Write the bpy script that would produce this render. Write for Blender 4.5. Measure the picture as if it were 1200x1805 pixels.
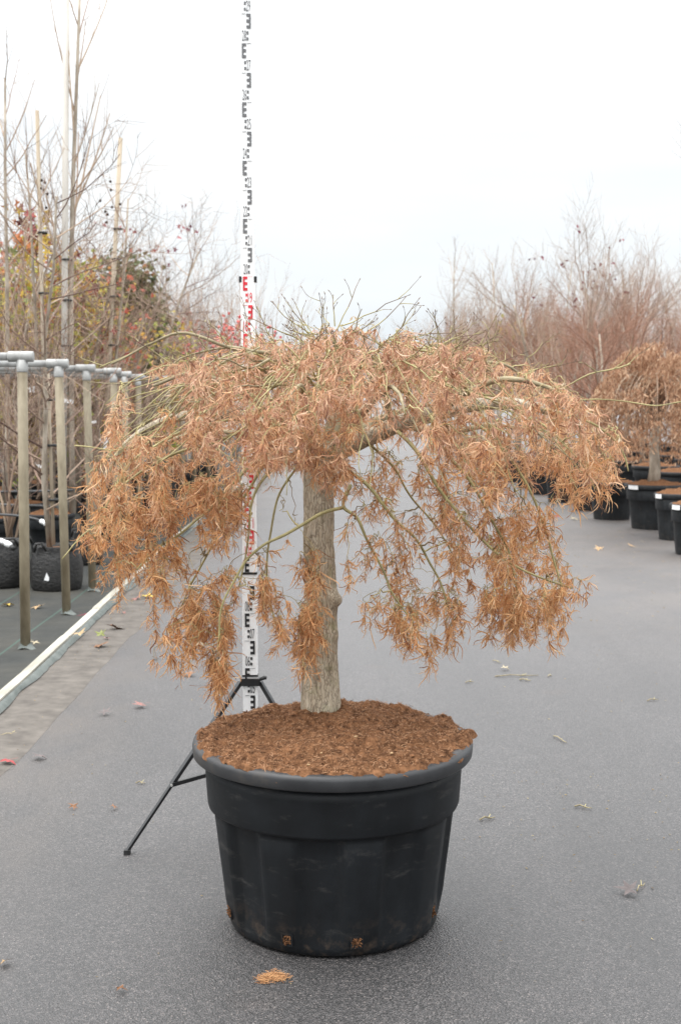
import bpy, bmesh, math, random
import numpy as np
from mathutils import Vector, Matrix, noise
from mathutils.kdtree import KDTree
R = math.radians
rnd = random.Random(11)
rng = np.random.default_rng(5)
S = bpy.context.scene
for o in list(bpy.data.objects):
    bpy.data.objects.remove(o)
COL = S.collection

# ------------------------------------------------------------------ camera
FPX, CXP, CYP, CAMH = 2250.0, 600.0, 902.5, 1.56
PITCH = math.atan(194.5 / FPX)
cam = bpy.data.cameras.new('camera')
cam.sensor_fit = 'VERTICAL'; cam.sensor_height = 36.0
cam.lens = FPX / 1805.0 * 36.0
cam.clip_end = 2000; cam.clip_start = 0.05
cam.dof.use_dof = True; cam.dof.focus_distance = 3.95; cam.dof.aperture_fstop = 6.3
co = bpy.data.objects.new('camera', cam); COL.objects.link(co)
co.location = (0, 0, CAMH); co.rotation_euler = (R(90) - PITCH, 0, 0)
S.camera = co

# ------------------------------------------------------------------ world, sun, exposure
SUN_EL, SUN_AZ = R(60), R(252)          # azimuth clockwise from +Y: high on the left, behind the cloud
w = bpy.data.worlds.new('World'); S.world = w; w.use_nodes = True
nt = w.node_tree; nt.nodes.clear()
def wn(t, **k):
    n = nt.nodes.new(t)
    for a, b in k.items(): setattr(n, a, b)
    return n
out = wn('ShaderNodeOutputWorld'); bg = wn('ShaderNodeBackground'); bg.inputs['Strength'].default_value = 0.1
sky = wn('ShaderNodeTexSky', sky_type='NISHITA', sun_disc=False, sun_elevation=SUN_EL, sun_rotation=SUN_AZ)
tc = wn('ShaderNodeTexCoord'); sx = wn('ShaderNodeSeparateXYZ'); nt.links.new(tc.outputs['Generated'], sx.inputs[0])
ramp = wn('ShaderNodeValToRGB')          # overcast deck: brighter towards the zenith
cr = ramp.color_ramp; cr.elements[0].position = 0.0; cr.elements[0].color = (.222, .2285, .233, 1)
cr.elements[1].position = 1.0; cr.elements[1].color = (1, 1, 1, 1)
e = cr.elements.new(.20); e.color = (.250, .255, .258, 1)
e = cr.elements.new(.45); e.color = (.60, .605, .61, 1)
nt.links.new(sx.outputs['Z'], ramp.inputs['Fac'])
mp = wn('ShaderNodeMapping'); mp.inputs['Scale'].default_value = (1.2, 1.2, 5.0); nt.links.new(tc.outputs['Generated'], mp.inputs[0])
nz = wn('ShaderNodeTexNoise'); nz.inputs['Scale'].default_value = 1.7; nz.inputs['Detail'].default_value = 5
nt.links.new(mp.outputs[0], nz.inputs['Vector'])
cm = wn('ShaderNodeValToRGB'); cm.color_ramp.elements[0].position = .35; cm.color_ramp.elements[0].color = (.90, .935, .965, 1)
cm.color_ramp.elements[1].position = .6; cm.color_ramp.elements[1].color = (1.04, 1.04, 1.035, 1)
nt.links.new(nz.outputs['Fac'], cm.inputs['Fac'])
mul = wn('ShaderNodeMix', data_type='RGBA', blend_type='MULTIPLY'); mul.inputs[0].default_value = 1
nt.links.new(ramp.outputs[0], mul.inputs[6]); nt.links.new(cm.outputs[0], mul.inputs[7])
sc = wn('ShaderNodeMix', data_type='RGBA', blend_type='MULTIPLY'); sc.inputs[0].default_value = 1
nt.links.new(mul.outputs[2], sc.inputs[6]); sc.inputs[7].default_value = (27, 27, 27, 1)
mx = wn('ShaderNodeMix', data_type='RGBA'); mx.inputs[0].default_value = .95
nt.links.new(sky.outputs[0], mx.inputs[6]); nt.links.new(sc.outputs[2], mx.inputs[7])
nt.links.new(mx.outputs[2], bg.inputs[0]); nt.links.new(bg.outputs[0], out.inputs[0])

sl = bpy.data.lights.new('sun', 'SUN'); sl.energy = 1.5; sl.angle = R(45); sl.color = (1, .97, .93)
so = bpy.data.objects.new('sun', sl); COL.objects.link(so)
sd = Vector((math.sin(SUN_AZ) * math.cos(SUN_EL), math.cos(SUN_AZ) * math.cos(SUN_EL), math.sin(SUN_EL)))
so.rotation_euler = sd.to_track_quat('Z', 'Y').to_euler(); so.location = (0, 0, 20)
vs = S.view_settings
vs.view_transform = 'Standard'; vs.look = 'None'; vs.exposure = 0.65; vs.gamma = 1; vs.use_curve_mapping = False
S.render.engine = 'CYCLES'
S.cycles.max_bounces = 6; S.cycles.transparent_max_bounces = 8

# ------------------------------------------------------------------ helpers
sP, cP = math.sin(PITCH), math.cos(PITCH)
def P(px, py, Y):
    """world point at depth Y that the photograph shows at (px, py)"""
    u = (px - CXP) / FPX; v = (CYP - py) / FPX
    d = (u, cP + v * sP, -sP + v * cP); t = Y / d[1]
    return Vector((d[0] * t, Y, CAMH + d[2] * t))
def proj(p):
    z = p[2] - CAMH; d = p[1] * cP - z * sP
    return CXP + FPX * p[0] / d, CYP - FPX * (z * cP + p[1] * sP) / d

def tag(o, label=None, cat=None, group=None, kind=None):
    if label: o['label'] = label
    if cat: o['category'] = cat
    if group: o['group'] = group
    if kind: o['kind'] = kind
    return o
def empty(name, loc=(0, 0, 0), rz=0, label=None, cat=None, group=None):
    o = bpy.data.objects.new(name, None); COL.objects.link(o)
    o.location = loc; o.rotation_euler = (0, 0, rz); o.empty_display_size = .1
    return tag(o, label, cat, group)
def link(name, me, parent=None, mat=None, loc=None, rot=None):
    if mat is not None and not me.materials: me.materials.append(mat)
    o = bpy.data.objects.new(name, me); COL.objects.link(o)
    if parent is not None: o.parent = parent
    if loc is not None: o.location = loc
    if rot is not None: o.rotation_euler = rot
    return o
def copy_tree(o, parent=None):
    c = o.copy(); COL.objects.link(c)
    if parent is not None: c.parent = parent
    for ch in o.children: copy_tree(ch, c)
    return c

class MB:
    """collects vertices and faces, builds ONE mesh"""
    def __init__(s): s.v = []; s.f = []; s.m = []; s.n = 0
    def add(s, V, F, m=0):
        V = np.asarray(V, float).reshape(-1, 3); s.v.append(V)
        b = s.n
        s.f.extend([tuple(i + b for i in f) for f in F]); s.m.extend([m] * len(F)); s.n += len(V)
    def tube(s, pts, rad, n=6, cap=True, m=0):
        pts = np.asarray([tuple(p) for p in pts], float); k = len(pts)
        if np.isscalar(rad): rad = [rad] * k
        tan = np.gradient(pts, axis=0); tan /= (np.linalg.norm(tan, axis=1)[:, None] + 1e-9)
        ref = np.array([0, 0, 1.]) if abs(tan[0][2]) < .9 else np.array([1., 0, 0])
        V = []
        a = np.arange(n) * 2 * math.pi / n; ca, sa = np.cos(a)[:, None], np.sin(a)[:, None]
        for i in range(k):
            u = np.cross(tan[i], ref); l = np.linalg.norm(u)
            if l < 1e-6: u = np.array([1., 0, 0]); l = 1
            u /= l; ref = np.cross(u, tan[i]); 
            V.append(pts[i] + rad[i] * (ca * u + sa * ref))
        F = [(i * n + j, i * n + (j + 1) % n, (i + 1) * n + (j + 1) % n, (i + 1) * n + j) for i in range(k - 1) for j in range(n)]
        if cap:
            F.append(tuple(range(n))[::-1]); F.append(tuple((k - 1) * n + j for j in range(n)))
        s.add(np.concatenate(V), F, m)
    def box(s, c, h, M=None, m=0):
        c = Vector(c)
        V = []
        for z in (-1, 1):
            for x, y in ((-1, -1), (1, -1), (1, 1), (-1, 1)):
                p = Vector((x * h[0], y * h[1], z * h[2]))
                if M is not None: p = M @ p
                V.append(tuple(c + p))
        s.add(V, [(3, 2, 1, 0), (4, 5, 6, 7), (0, 1, 5, 4), (1, 2, 6, 5), (2, 3, 7, 6), (3, 0, 4, 7)], m)
    def bar(s, a, b, w, h, up=(0, 0, 1), m=0):
        a, b = Vector(a), Vector(b); d = (b - a); L = d.length; d.normalize()
        x = d.cross(Vector(up)); x = x.normalized() if x.length > 1e-5 else Vector((1, 0, 0)); z = x.cross(d)
        M = Matrix((x, d, z)).transposed()
        s.box((a + b) / 2, (w / 2, L / 2, h / 2), M, m)
    def lathe(s, prof, n=48, cx=0, cy=0, fn=None, close=False, m=0):
        V = []
        for i, (r, z) in enumerate(prof):
            for j in range(n):
                a = 2 * math.pi * j / n
                rr = r if fn is None else fn(r, z, a, i)
                V.append((cx + rr * math.cos(a), cy + rr * math.sin(a), z))
        k = len(prof)
        F = [(i * n + j, i * n + (j + 1) % n, (i + 1) * n + (j + 1) % n, (i + 1) * n + j) for i in range(k - 1) for j in range(n)]
        if close: F.append(tuple((k - 1) * n + j for j in range(n)))
        s.add(V, F, m)
    def mesh(s, name, mats=None, smooth=False):
        me = bpy.data.meshes.new(name)
        V = np.concatenate(s.v) if s.v else np.zeros((0, 3))
        me.vertices.add(len(V)); me.vertices.foreach_set('co', V.astype(np.float32).ravel())
        ln = np.fromiter((len(f) for f in s.f), np.int32, len(s.f))
        lv = np.fromiter((i for f in s.f for i in f), np.int32, int(ln.sum()))
        me.loops.add(len(lv)); me.loops.foreach_set('vertex_index', lv)
        st = np.concatenate(([0], np.cumsum(ln)[:-1])).astype(np.int32) if len(ln) else ln
        me.polygons.add(len(ln)); me.polygons.foreach_set('loop_start', st); me.polygons.foreach_set('loop_total', ln)
        me.polygons.foreach_set('material_index', np.asarray(s.m, np.int32))
        me.polygons.foreach_set('use_smooth', np.full(len(ln), bool(smooth)))
        me.update(calc_edges=True); me.validate()
        if mats:
            for q in (mats if isinstance(mats, (list, tuple)) else [mats]): me.materials.append(q)
        return me
    def build(s, name, mat, parent=None, smooth=False, loc=None):
        return link(name, s.mesh(name, mat, smooth), parent, None, loc)

# ------------------------------------------------------------------ materials
def material(name, rough=.7, spec=.4, col=(.5, .5, .5)):
    m = bpy.data.materials.new(name); m.use_nodes = True
    b = m.node_tree.nodes['Principled BSDF']
    b.inputs['Roughness'].default_value = rough; b.inputs['Specular IOR Level'].default_value = spec
    b.inputs['Base Color'].default_value = (*col, 1)
    return m, m.node_tree, b
def nd(t, kind, **k):
    n = t.nodes.new(kind)
    for a, v in k.items():
        if a.startswith('i_'):
            n.inputs[a[2:].replace('_', ' ')].default_value = v
        else: setattr(n, a, v)
    return n
def mixrgb(t, fac, a, b, mode='MIX'):
    n = t.nodes.new('ShaderNodeMix'); n.data_type = 'RGBA'; n.blend_type = mode
    for i, v in ((0, fac), (6, a), (7, b)):
        if isinstance(v, (int, float)): n.inputs[i].default_value = v
        elif isinstance(v, tuple): n.inputs[i].default_value = (*v, 1)
        else: t.links.new(v, n.inputs[i])
    return n.outputs[2]
def rampn(t, src, stops):
    n = t.nodes.new('ShaderNodeValToRGB'); el = n.color_ramp.elements
    el[0].position, el[0].color = stops[0][0], (*stops[0][1], 1)
    el[1].position, el[1].color = stops[-1][0], (*stops[-1][1], 1)
    for p, c in stops[1:-1]:
        e = el.new(p); e.color = (*c, 1)
    t.links.new(src, n.inputs[0]); return n.outputs[0]
def g3(x): return (x, x, x)
def coords(t, kind='Object', scale=None):
    c = t.nodes.new('ShaderNodeTexCoord').outputs[kind]
    if kind == 'Geo': pass
    if scale:
        m = t.nodes.new('ShaderNodeMapping'); m.inputs['Scale'].default_value = scale
        t.links.new(c, m.inputs[0]); return m.outputs[0]
    return c
def noisen(t, vec, scale, detail=4, rough=.55):
    n = nd(t, 'ShaderNodeTexNoise'); n.inputs['Scale'].default_value = scale; n.inputs['Detail'].default_value = detail
    n.inputs['Roughness'].default_value = rough; t.links.new(vec, n.inputs['Vector']); return n.outputs['Fac']
def bump(t, b, h, strength=.3, dist=.01, prev=None):
    n = nd(t, 'ShaderNodeBump'); n.inputs['Strength'].default_value = strength; n.inputs['Distance'].default_value = dist
    t.links.new(h, n.inputs['Height'])
    if prev is not None: t.links.new(prev, n.inputs['Normal'])
    t.links.new(n.outputs[0], b.inputs['Normal']); return n.outputs[0]
def simple(name, a, b_, scale=6, rough=.7, spec=.4, stretch=None, bstr=.25, bdist=.004, rand=0.0):
    """two-tone noise material with matching bump"""
    m, t, b = material(name, rough, spec)
    v = coords(t, 'Object', stretch)
    f = noisen(t, v, scale, 6, .6)
    c = rampn(t, f, [(.32, a), (.68, b_)])
    if rand:
        oi = t.nodes.new('ShaderNodeObjectInfo')
        r = nd(t, 'ShaderNodeMapRange'); t.links.new(oi.outputs['Random'], r.inputs[0])
        r.inputs[3].default_value = 1 - rand; r.inputs[4].default_value = 1 + rand
        h = nd(t, 'ShaderNodeHueSaturation'); t.links.new(c, h.inputs['Color']); t.links.new(r.outputs[0], h.inputs['Value'])
        c = h.outputs[0]
    t.links.new(c, b.inputs['Base Color'])
    if bstr: bump(t, b, f, bstr, bdist)
    return m

# asphalt -----------------------------------------------------------
def asphalt_material():
    m, t, b = material('asphalt', .5, 1.0)
    v = coords(t)
    vo = nd(t, 'ShaderNodeTexVoronoi'); vo.inputs['Scale'].default_value = 205; t.links.new(v, vo.inputs['Vector'])
    vo2 = nd(t, 'ShaderNodeTexVoronoi'); vo2.inputs['Scale'].default_value = 380; t.links.new(v, vo2.inputs['Vector'])
    sep = nd(t, 'ShaderNodeSeparateColor'); t.links.new(vo.outputs['Color'], sep.inputs[0])
    stone = rampn(t, sep.outputs[0], [(0, (.008, .008, .0085)), (.35, (.030, .0293, .0302)), (.75, (.076, .073, .074)), (.95, (.115, .108, .106)), (1, (.19, .172, .162))])
    big = noisen(t, v, .55, 5, .6); fine = noisen(t, v, 7, 6, .65)
    stone = mixrgb(t, .85, stone, rampn(t, big, [(.3, g3(.62)), (.7, g3(1.38))]), 'MULTIPLY')
    tr_ = noisen(t, coords(t, 'Object', (1, .12, 1)), 1.6, 5, .6)
    stone = mixrgb(t, .8, stone, rampn(t, tr_, [(.36, g3(.70)), (.62, g3(1.2))]), 'MULTIPLY')
    stone = mixrgb(t, .7, stone, rampn(t, fine, [(.3, g3(.82)), (.7, g3(1.18))]), 'MULTIPLY')
    # blown soil and sand: towards the pot row on the right, farther up the lane
    sx = nd(t, 'ShaderNodeSeparateXYZ'); t.links.new(v, sx.inputs[0])
    a1 = nd(t, 'ShaderNodeMapRange'); t.links.new(sx.outputs['X'], a1.inputs[0]); a1.inputs[1].default_value = .9; a1.inputs[2].default_value = 3.0
    a2 = nd(t, 'ShaderNodeMapRange'); t.links.new(sx.outputs['Y'], a2.inputs[0]); a2.inputs[1].default_value = 7; a2.inputs[2].default_value = 11
    mm = nd(t, 'ShaderNodeMath', operation='MULTIPLY'); t.links.new(a1.outputs[0], mm.inputs[0]); t.links.new(a2.outputs[0], mm.inputs[1])
    dn = noisen(t, v, 1.3, 8, .7)
    dr = rampn(t, dn, [(.38, g3(.10)), (.60, g3(1))])
    mm2 = nd(t, 'ShaderNodeMath', operation='MULTIPLY'); t.links.new(mm.outputs[0], mm2.inputs[0]); t.links.new(dr, mm2.inputs[1])
    stone = mixrgb(t, mm2.outputs[0], stone, (.20, .165, .13))
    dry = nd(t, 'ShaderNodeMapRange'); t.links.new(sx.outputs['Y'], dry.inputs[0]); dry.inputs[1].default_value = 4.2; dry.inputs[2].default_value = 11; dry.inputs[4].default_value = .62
    stone = mixrgb(t, dry.outputs[0], stone, mixrgb(t, .75, rampn(t, sep.outputs[0], [(0, (.085, .085, .088)), (1, (.16, .158, .16))]), rampn(t, big, [(.3, g3(.85)), (.7, g3(1.15))]), 'MULTIPLY'))     # drier farther up, with grazing sky sheen painted in as a paler tone
    # soil washed out of the gutter strip on the left
    a3 = nd(t, 'ShaderNodeMapRange'); t.links.new(sx.outputs['X'], a3.inputs[0]); a3.inputs[1].default_value = -.85; a3.inputs[2].default_value = -1.42
    m3 = nd(t, 'ShaderNodeMath', operation='MULTIPLY'); t.links.new(a3.outputs[0], m3.inputs[0]); t.links.new(rampn(t, noisen(t, coords(t, 'Object', (1, .5, 1)), 2.4, 7, .65), [(.38, g3(.1)), (.62, g3(1))]), m3.inputs[1])
    stone = mixrgb(t, m3.outputs[0], stone, (.105, .090, .076))
    # faint reddish-brown patches of leaf stain
    st = noisen(t, v, 2.1, 3, .5)
    sr = rampn(t, st, [(.66, g3(0)), (.76, g3(.35))])
    stone = mixrgb(t, sr, stone, (.10, .075, .06))
    stone = mixrgb(t, 1.0, stone, (.78, .745, .738), 'MULTIPLY')
    stone = mixrgb(t, .85, stone, rampn(t, vo.outputs['Distance'], [(.30, g3(1.12)), (.62, g3(.40))]), 'MULTIPLY')
    t.links.new(stone, b.inputs['Base Color'])
    t.links.new(rampn(t, big, [(.3, g3(.46)), (.7, g3(.60))]), b.inputs['Roughness'])
    n1 = bump(t, b, vo.outputs['Distance'], .5, .005)
    n2 = bump(t, b, vo2.outputs['Distance'], .2, .002, n1)
    return m
M = {}
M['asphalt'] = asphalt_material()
def fabric_ground():
    m, t, b = material('woven_ground_cover', .85, .12)
    v = coords(t)
    w1 = nd(t, 'ShaderNodeTexWave', bands_direction='X'); w1.inputs['Scale'].default_value = 60; t.links.new(v, w1.inputs[0])
    w2 = nd(t, 'ShaderNodeTexWave', bands_direction='Y'); w2.inputs['Scale'].default_value = 60; t.links.new(v, w2.inputs[0])
    f = noisen(t, v, 1.1, 7, .65); f2 = noisen(t, v, 9, 5, .6)
    c = rampn(t, f, [(.3, (.034, .037, .037)), (.6, (.058, .057, .051)), (.8, (.080, .067, .050))])
    c = mixrgb(t, .5, c, rampn(t, f2, [(.3, g3(.75)), (.7, g3(1.2))]), 'MULTIPLY')
    br = nd(t, 'ShaderNodeSeparateXYZ'); t.links.new(v, br.inputs[0])
    mo = nd(t, 'ShaderNodeMath', operation='PINGPONG'); mo.inputs[1].default_value = .26; t.links.new(br.outputs['X'], mo.inputs[0])
    ln = rampn(t, mo.outputs[0], [(0, g3(1)), (.012, g3(0))])
    c = mixrgb(t, ln, c, (.060, .095, .080))
    t.links.new(c, b.inputs['Base Color'])
    ad = nd(t, 'ShaderNodeMath', operation='ADD'); t.links.new(w1.outputs['Fac'], ad.inputs[0]); t.links.new(w2.outputs['Fac'], ad.inputs[1])
    n1 = bump(t, b, ad.outputs[0], .2, .002)
    bump(t, b, f, .5, .03, n1)
    return m
M['ground_fabric'] = fabric_ground()
M['dirt'] = simple('sandy_dirt', (.075, .066, .058), (.135, .120, .105), 9, .85, .3, bstr=.5, bdist=.006)
M['batten'] = simple('pale_weathered_timber', (.22, .205, .165), (.47, .45, .39), 14, .7, .3, (1, .12, 1), .4, .003, .08)
M['flap'] = simple('grey_green_fabric_edge', (.075, .088, .082), (.14, .152, .143), 12, .8, .3, bstr=.5, bdist=.006)

def plastic(name, base, dusty, rough=.42, dust=.62, scuffs=True, spec=.5):
    m, t, b = material(name, rough, spec)
    v = coords(t)
    f = noisen(t, v, 5, 8, .7)
    c = rampn(t, f, [(.40, base), (dust, tuple(x * 1.5 for x in base)), (.86, dusty)])
    if scuffs:
        vs_ = coords(t, 'Object', (1.0, 1.0, .22))
        g = noisen(t, vs_, 11, 5, .6); c = mixrgb(t, .9, c, rampn(t, g, [(.35, g3(.75)), (.65, g3(1.3))]), 'MULTIPLY')
        g2 = noisen(t, coords(t, 'Object', (1, 1, 3.5)), 6, 9, .75)
        c = mixrgb(t, rampn(t, g2, [(.56, g3(0)), (.74, g3(.8))]), c, dusty)
        sx = nd(t, 'ShaderNodeSeparateXYZ'); t.links.new(v, sx.inputs[0])      # soil splash low on the wall
        lo = nd(t, 'ShaderNodeMapRange'); t.links.new(sx.outputs['Z'], lo.inputs[0]); lo.inputs[1].default_value = .13; lo.inputs[2].default_value = 0
        ds = nd(t, 'ShaderNodeMath', operation='MULTIPLY'); t.links.new(lo.outputs[0], ds.inputs[0])
        t.links.new(rampn(t, noisen(t, v, 16, 6, .7), [(.5, g3(0)), (.75, g3(.9))]), ds.inputs[1])
        c = mixrgb(t, ds.outputs[0], c, (.10, .07, .05))
    t.links.new(c, b.inputs['Base Color'])
    t.links.new(rampn(t, f, [(.3, g3(rough - .07)), (.75, g3(rough + .2))]), b.inputs['Roughness'])
    bump(t, b, noisen(t, v, 60, 4, .6), .06, .002)
    return m
M['pot'] = plastic('black_pot_plastic', (.0045, .0054, .0066), (.052, .049, .046), .5, spec=.28)
M['pot_rim'] = plastic('dusty_black_rim_plastic', (.020, .0205, .022), (.085, .07, .055), .42, .56, False)
M['far_pot'] = plastic('nursery_pot_plastic', (.010, .0115, .013), (.075, .062, .05), .5, spec=.3)
M['bag'] = simple('black_root_bag_fabric', (.006, .0065, .007), (.030, .028, .026), 7, .5, .45, (1, 1, 2.5), .6, .02)
M['coir'] = simple('brown_coir_mulch', (.060, .027, .013), (.26, .128, .063), 42, .95, .15, bstr=.9, bdist=.012)
M['clod'] = simple('dark_peat_clod', (.045, .024, .014), (.17, .085, .045), 60, .95, .1, bstr=.9, bdist=.006)
def isle(name, cols, rough=.85, spec=.2, trans=0.0, attr=None):
    """one colour per loose piece of mesh (a fibre, a leaf lobe), plus an optional second palette by attribute"""
    m, t, b = material(name, rough, spec)
    g = t.nodes.new('ShaderNodeNewGeometry')
    n = len(cols)
    c = rampn(t, g.outputs['Random Per Island'], [(i / (n - 1), q) for i, q in enumerate(cols)])
    if attr:
        at = nd(t, 'ShaderNodeAttribute', attribute_name='bleach')
        c2 = rampn(t, g.outputs['Random Per Island'], [(i / (len(attr) - 1), q) for i, q in enumerate(attr)])
        c = mixrgb(t, at.outputs['Fac'], c, c2)
    t.links.new(c, b.inputs['Base Color'])
    if trans:
        tr = t.nodes.new('ShaderNodeBsdfTranslucent'); t.links.new(c, tr.inputs[0])
        mxs = t.nodes.new('ShaderNodeMixShader'); mxs.inputs[0].default_value = trans
        o = t.nodes['Material Output']
        t.links.new(b.outputs[0], mxs.inputs[1]); t.links.new(tr.outputs[0], mxs.inputs[2]); t.links.new(mxs.outputs[0], o.inputs[0])
    return m
M['fibre'] = isle('coir_fibre', [(.06, .027, .013), (.16, .077, .037), (.27, .14, .072), (.42, .25, .145)])
LEAFCOLS = [(.20, .085, .042), (.50, .235, .10), (.64, .36, .165), (.72, .45, .235), (.58, .28, .12), (.78, .57, .36)]
BLEACH = [(.22, .115, .08), (.50, .275, .185), (.62, .39, .27), (.72, .50, .34), (.58, .32, .20), (.80, .63, .47)]
M['dry_leaf'] = isle('dry_lacy_leaf', LEAFCOLS, .75, .25, .35, BLEACH)
M['samara'] = isle('papery_seed_wing', [(.40, .30, .19), (.58, .48, .34), (.48, .36, .22)], .7, .3, .3)
def bark():
    m, t, b = material('grey_tan_bark', .85, .25)
    v = coords(t, 'Object', (1, 1, .28))
    f = noisen(t, v, 34, 8, .7); f2 = noisen(t, coords(t), 7, 5, .6)
    c = rampn(t, f, [(.32, (.17, .125, .085)), (.43, (.47, .395, .29)), (.7, (.68, .60, .47))])
    c = mixrgb(t, rampn(t, f2, [(.5, g3(0)), (.68, g3(.55))]), c, (.30, .28, .235))
    vo_ = nd(t, 'ShaderNodeTexVoronoi', feature='DISTANCE_TO_EDGE'); vo_.inputs['Scale'].default_value = 75
    wv_ = nd(t, 'ShaderNodeVectorMath', operation='ADD'); nn_ = nd(t, 'ShaderNodeTexNoise'); nn_.inputs['Scale'].default_value = 30; t.links.new(coords(t), nn_.inputs[0])
    sc2 = nd(t, 'ShaderNodeVectorMath', operation='SCALE'); sc2.inputs['Scale'].default_value = .035; t.links.new(nn_.outputs['Color'], sc2.inputs[0])
    t.links.new(coords(t, 'Object', (1.3, 1.3, .07)), wv_.inputs[0]); t.links.new(sc2.outputs[0], wv_.inputs[1]); t.links.new(wv_.outputs[0], vo_.inputs['Vector'])
    c = mixrgb(t, rampn(t, vo_.outputs[0], [(.0, g3(.6)), (.13, g3(0))]), c, (.10, .075, .052))
    f3 = noisen(t, coords(t), 19, 6, .7)
    c = mixrgb(t, rampn(t, f3, [(.52, g3(0)), (.70, g3(.55))]), c, (.27, .265, .13))     # algae
    t.links.new(c, b.inputs['Base Color'])
    vo = nd(t, 'ShaderNodeTexVoronoi', feature='DISTANCE_TO_EDGE'); vo.inputs['Scale'].default_value = 42
    t.links.new(coords(t, 'Object', (1, 1, .22)), vo.inputs['Vector'])
    n1 = bump(t, b, f, 1.0, .014); bump(t, b, rampn(t, vo.outputs[0], [(0, g3(0)), (.12, g3(1))]), .5, .006, n1)
    return m
M['bark'] = bark()
M['limb'] = simple('limb_bark', (.17, .14, .085), (.36, .31, .20), 26, .8, .3, None, .5, .004)
M['green_stem'] = simple('olive_green_stem', (.20, .17, .075), (.42, .37, .175), 12, .6, .4, None, .2, .002)
M['twig'] = isle('thin_twig', [(.14, .09, .05), (.32, .26, .12), (.48, .42, .21), (.22, .13, .075)], .7, .3)
M['dark_twig'] = isle('dark_twig_tip', [(.10, .06, .045), (.22, .15, .09)], .7, .3)
M['bare'] = isle('bare_branch', [(.17, .115, .08), (.33, .235, .17), (.48, .37, .27), (.24, .15, .11)], .8, .25)
M['bare_dark'] = isle('dark_bare_branch', [(.085, .05, .04), (.24, .16, .12), (.42, .32, .24), (.13, .075, .06)], .8, .25)
M['bare_red'] = isle('reddish_bare_branch', [(.15, .065, .043), (.28, .15, .10), (.37, .22, .155), (.20, .09, .06)], .8, .25)
M['bare_pale'] = isle('pale_bare_branch', [(.22, .155, .115), (.40, .31, .245), (.30, .21, .155)], .8, .25)
M['pale_trunk'] = simple('pale_tree_bark', (.20, .165, .125), (.44, .38, .31), 16, .85, .25, (1, 1, .4), .5, .008, .15)
M['stake'] = simple('bamboo_and_pine_stake', (.30, .24, .17), (.47, .40, .31), 12, .7, .3, (1, 1, .1), .2, .003, .1)
M['pale_stake'] = simple('whitish_stake', (.40, .37, .33), (.56, .53, .48), 12, .7, .3, (1, 1, .1), .2, .003)
M['galv'] = simple('galvanised_pipe', (.24, .24, .232), (.44, .44, .425), 18, .42, .5, None, .15, .002)
M['post'] = simple('algae_stained_pipe', (.15, .12, .075), (.31, .265, .185), 11, .6, .4, (1, 1, .35), .25, .003, .08)
M['black'] = simple('black_rubber', (.012, .012, .012), (.03, .03, .03), 30, .5, .4, None, .1, .002)
M['black_metal'] = simple('black_painted_metal', (.010, .010, .011), (.022, .022, .023), 20, .35, .5, None, .05, .002)
M['white'] = simple('white_plastic', (.70, .71, .71), (.82, .82, .82), 14, .45, .5, None, .1, .002)
M['white_staff'] = simple('white_staff_enamel', (.78, .79, .79), (.84, .84, .84), 8, .4, .5, None, .03, .001)
M['ink_black'] = simple('black_print', (.016, .016, .017), (.024, .024, .026), 30, .5, .4, None, 0)
M['ink_black_glare'] = simple('black_print_glare', (.13, .13, .134), (.15, .15, .155), 30, .5, .4, None, 0)  # black print of the top section, veiling sky glare put into its colour
M['ink_red'] = simple('red_print', (.55, .020, .035), (.65, .035, .055), 30, .5, .4, None, 0)
M['hose'] = simple('grey_black_hose', (.035, .036, .038), (.08, .08, .082), 12, .5, .4, None, .1, .002)
LC = {'red': (.40, .065, .065), 'dark_red': (.22, .02, .045), 'orange': (.58, .20, .06), 'yellow': (.62, .42, .06), 'lime': (.24, .26, .08),
      'tan': (.50, .33, .17), 'brown': (.26, .125, .06), 'pink': (.36, .17, .145), 'pale': (.58, .49, .33), 'faded': (.16, .13, .125)}
for k, q in LC.items():
    M['leaf_' + k] = simple('autumn_leaf_' + k, tuple(x * .5 for x in q), tuple(min(.8, x * .95) for x in q), 26, .6, .35, None, .3, .004, .12)
M['evergreen'] = isle('evergreen_leaf', [(.035, .058, .022), (.075, .105, .036), (.14, .16, .055), (.13, .10, .045), (.24, .24, .08)], .5, .4, .2)
M['conifer'] = isle('conifer_needles', [(.04, .06, .035), (.08, .11, .06), (.06, .08, .05)], .7, .3)
M['yellow_green'] = isle('yellow_green_leaf', [(.26, .34, .06), (.48, .50, .10), (.66, .48, .09), (.44, .22, .07)], .6, .3, .35)
M['brown_foliage'] = isle('dry_brown_foliage', [(.20, .105, .06), (.38, .215, .13), (.48, .30, .19), (.58, .41, .28)], .8, .2, .35)
M['berry'] = isle('red_berry', [(.50, .05, .05), (.62, .13, .11), (.40, .03, .04)], .5, .4)
M['tuft'] = isle('tuft_thread', [(.16, .07, .03), (.34, .17, .075), (.44, .25, .12), (.25, .11, .05)], .85, .2)
M['litter'] = isle('litter_crumb', [(.10, .07, .045), (.28, .21, .10), (.20, .13, .07), (.40, .33, .18), (.14, .12, .10)], .85, .2)
M['red_leaves'] = isle('red_leaf_mix', [(.42, .05, .055), (.58, .17, .08), (.52, .20, .16), (.64, .38, .08)], .6, .3, .35)
M['fruit'] = simple('dark_round_fruit', (.03, .022, .018), (.07, .05, .04), 60, .9, .2, None, .5, .005)

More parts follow.
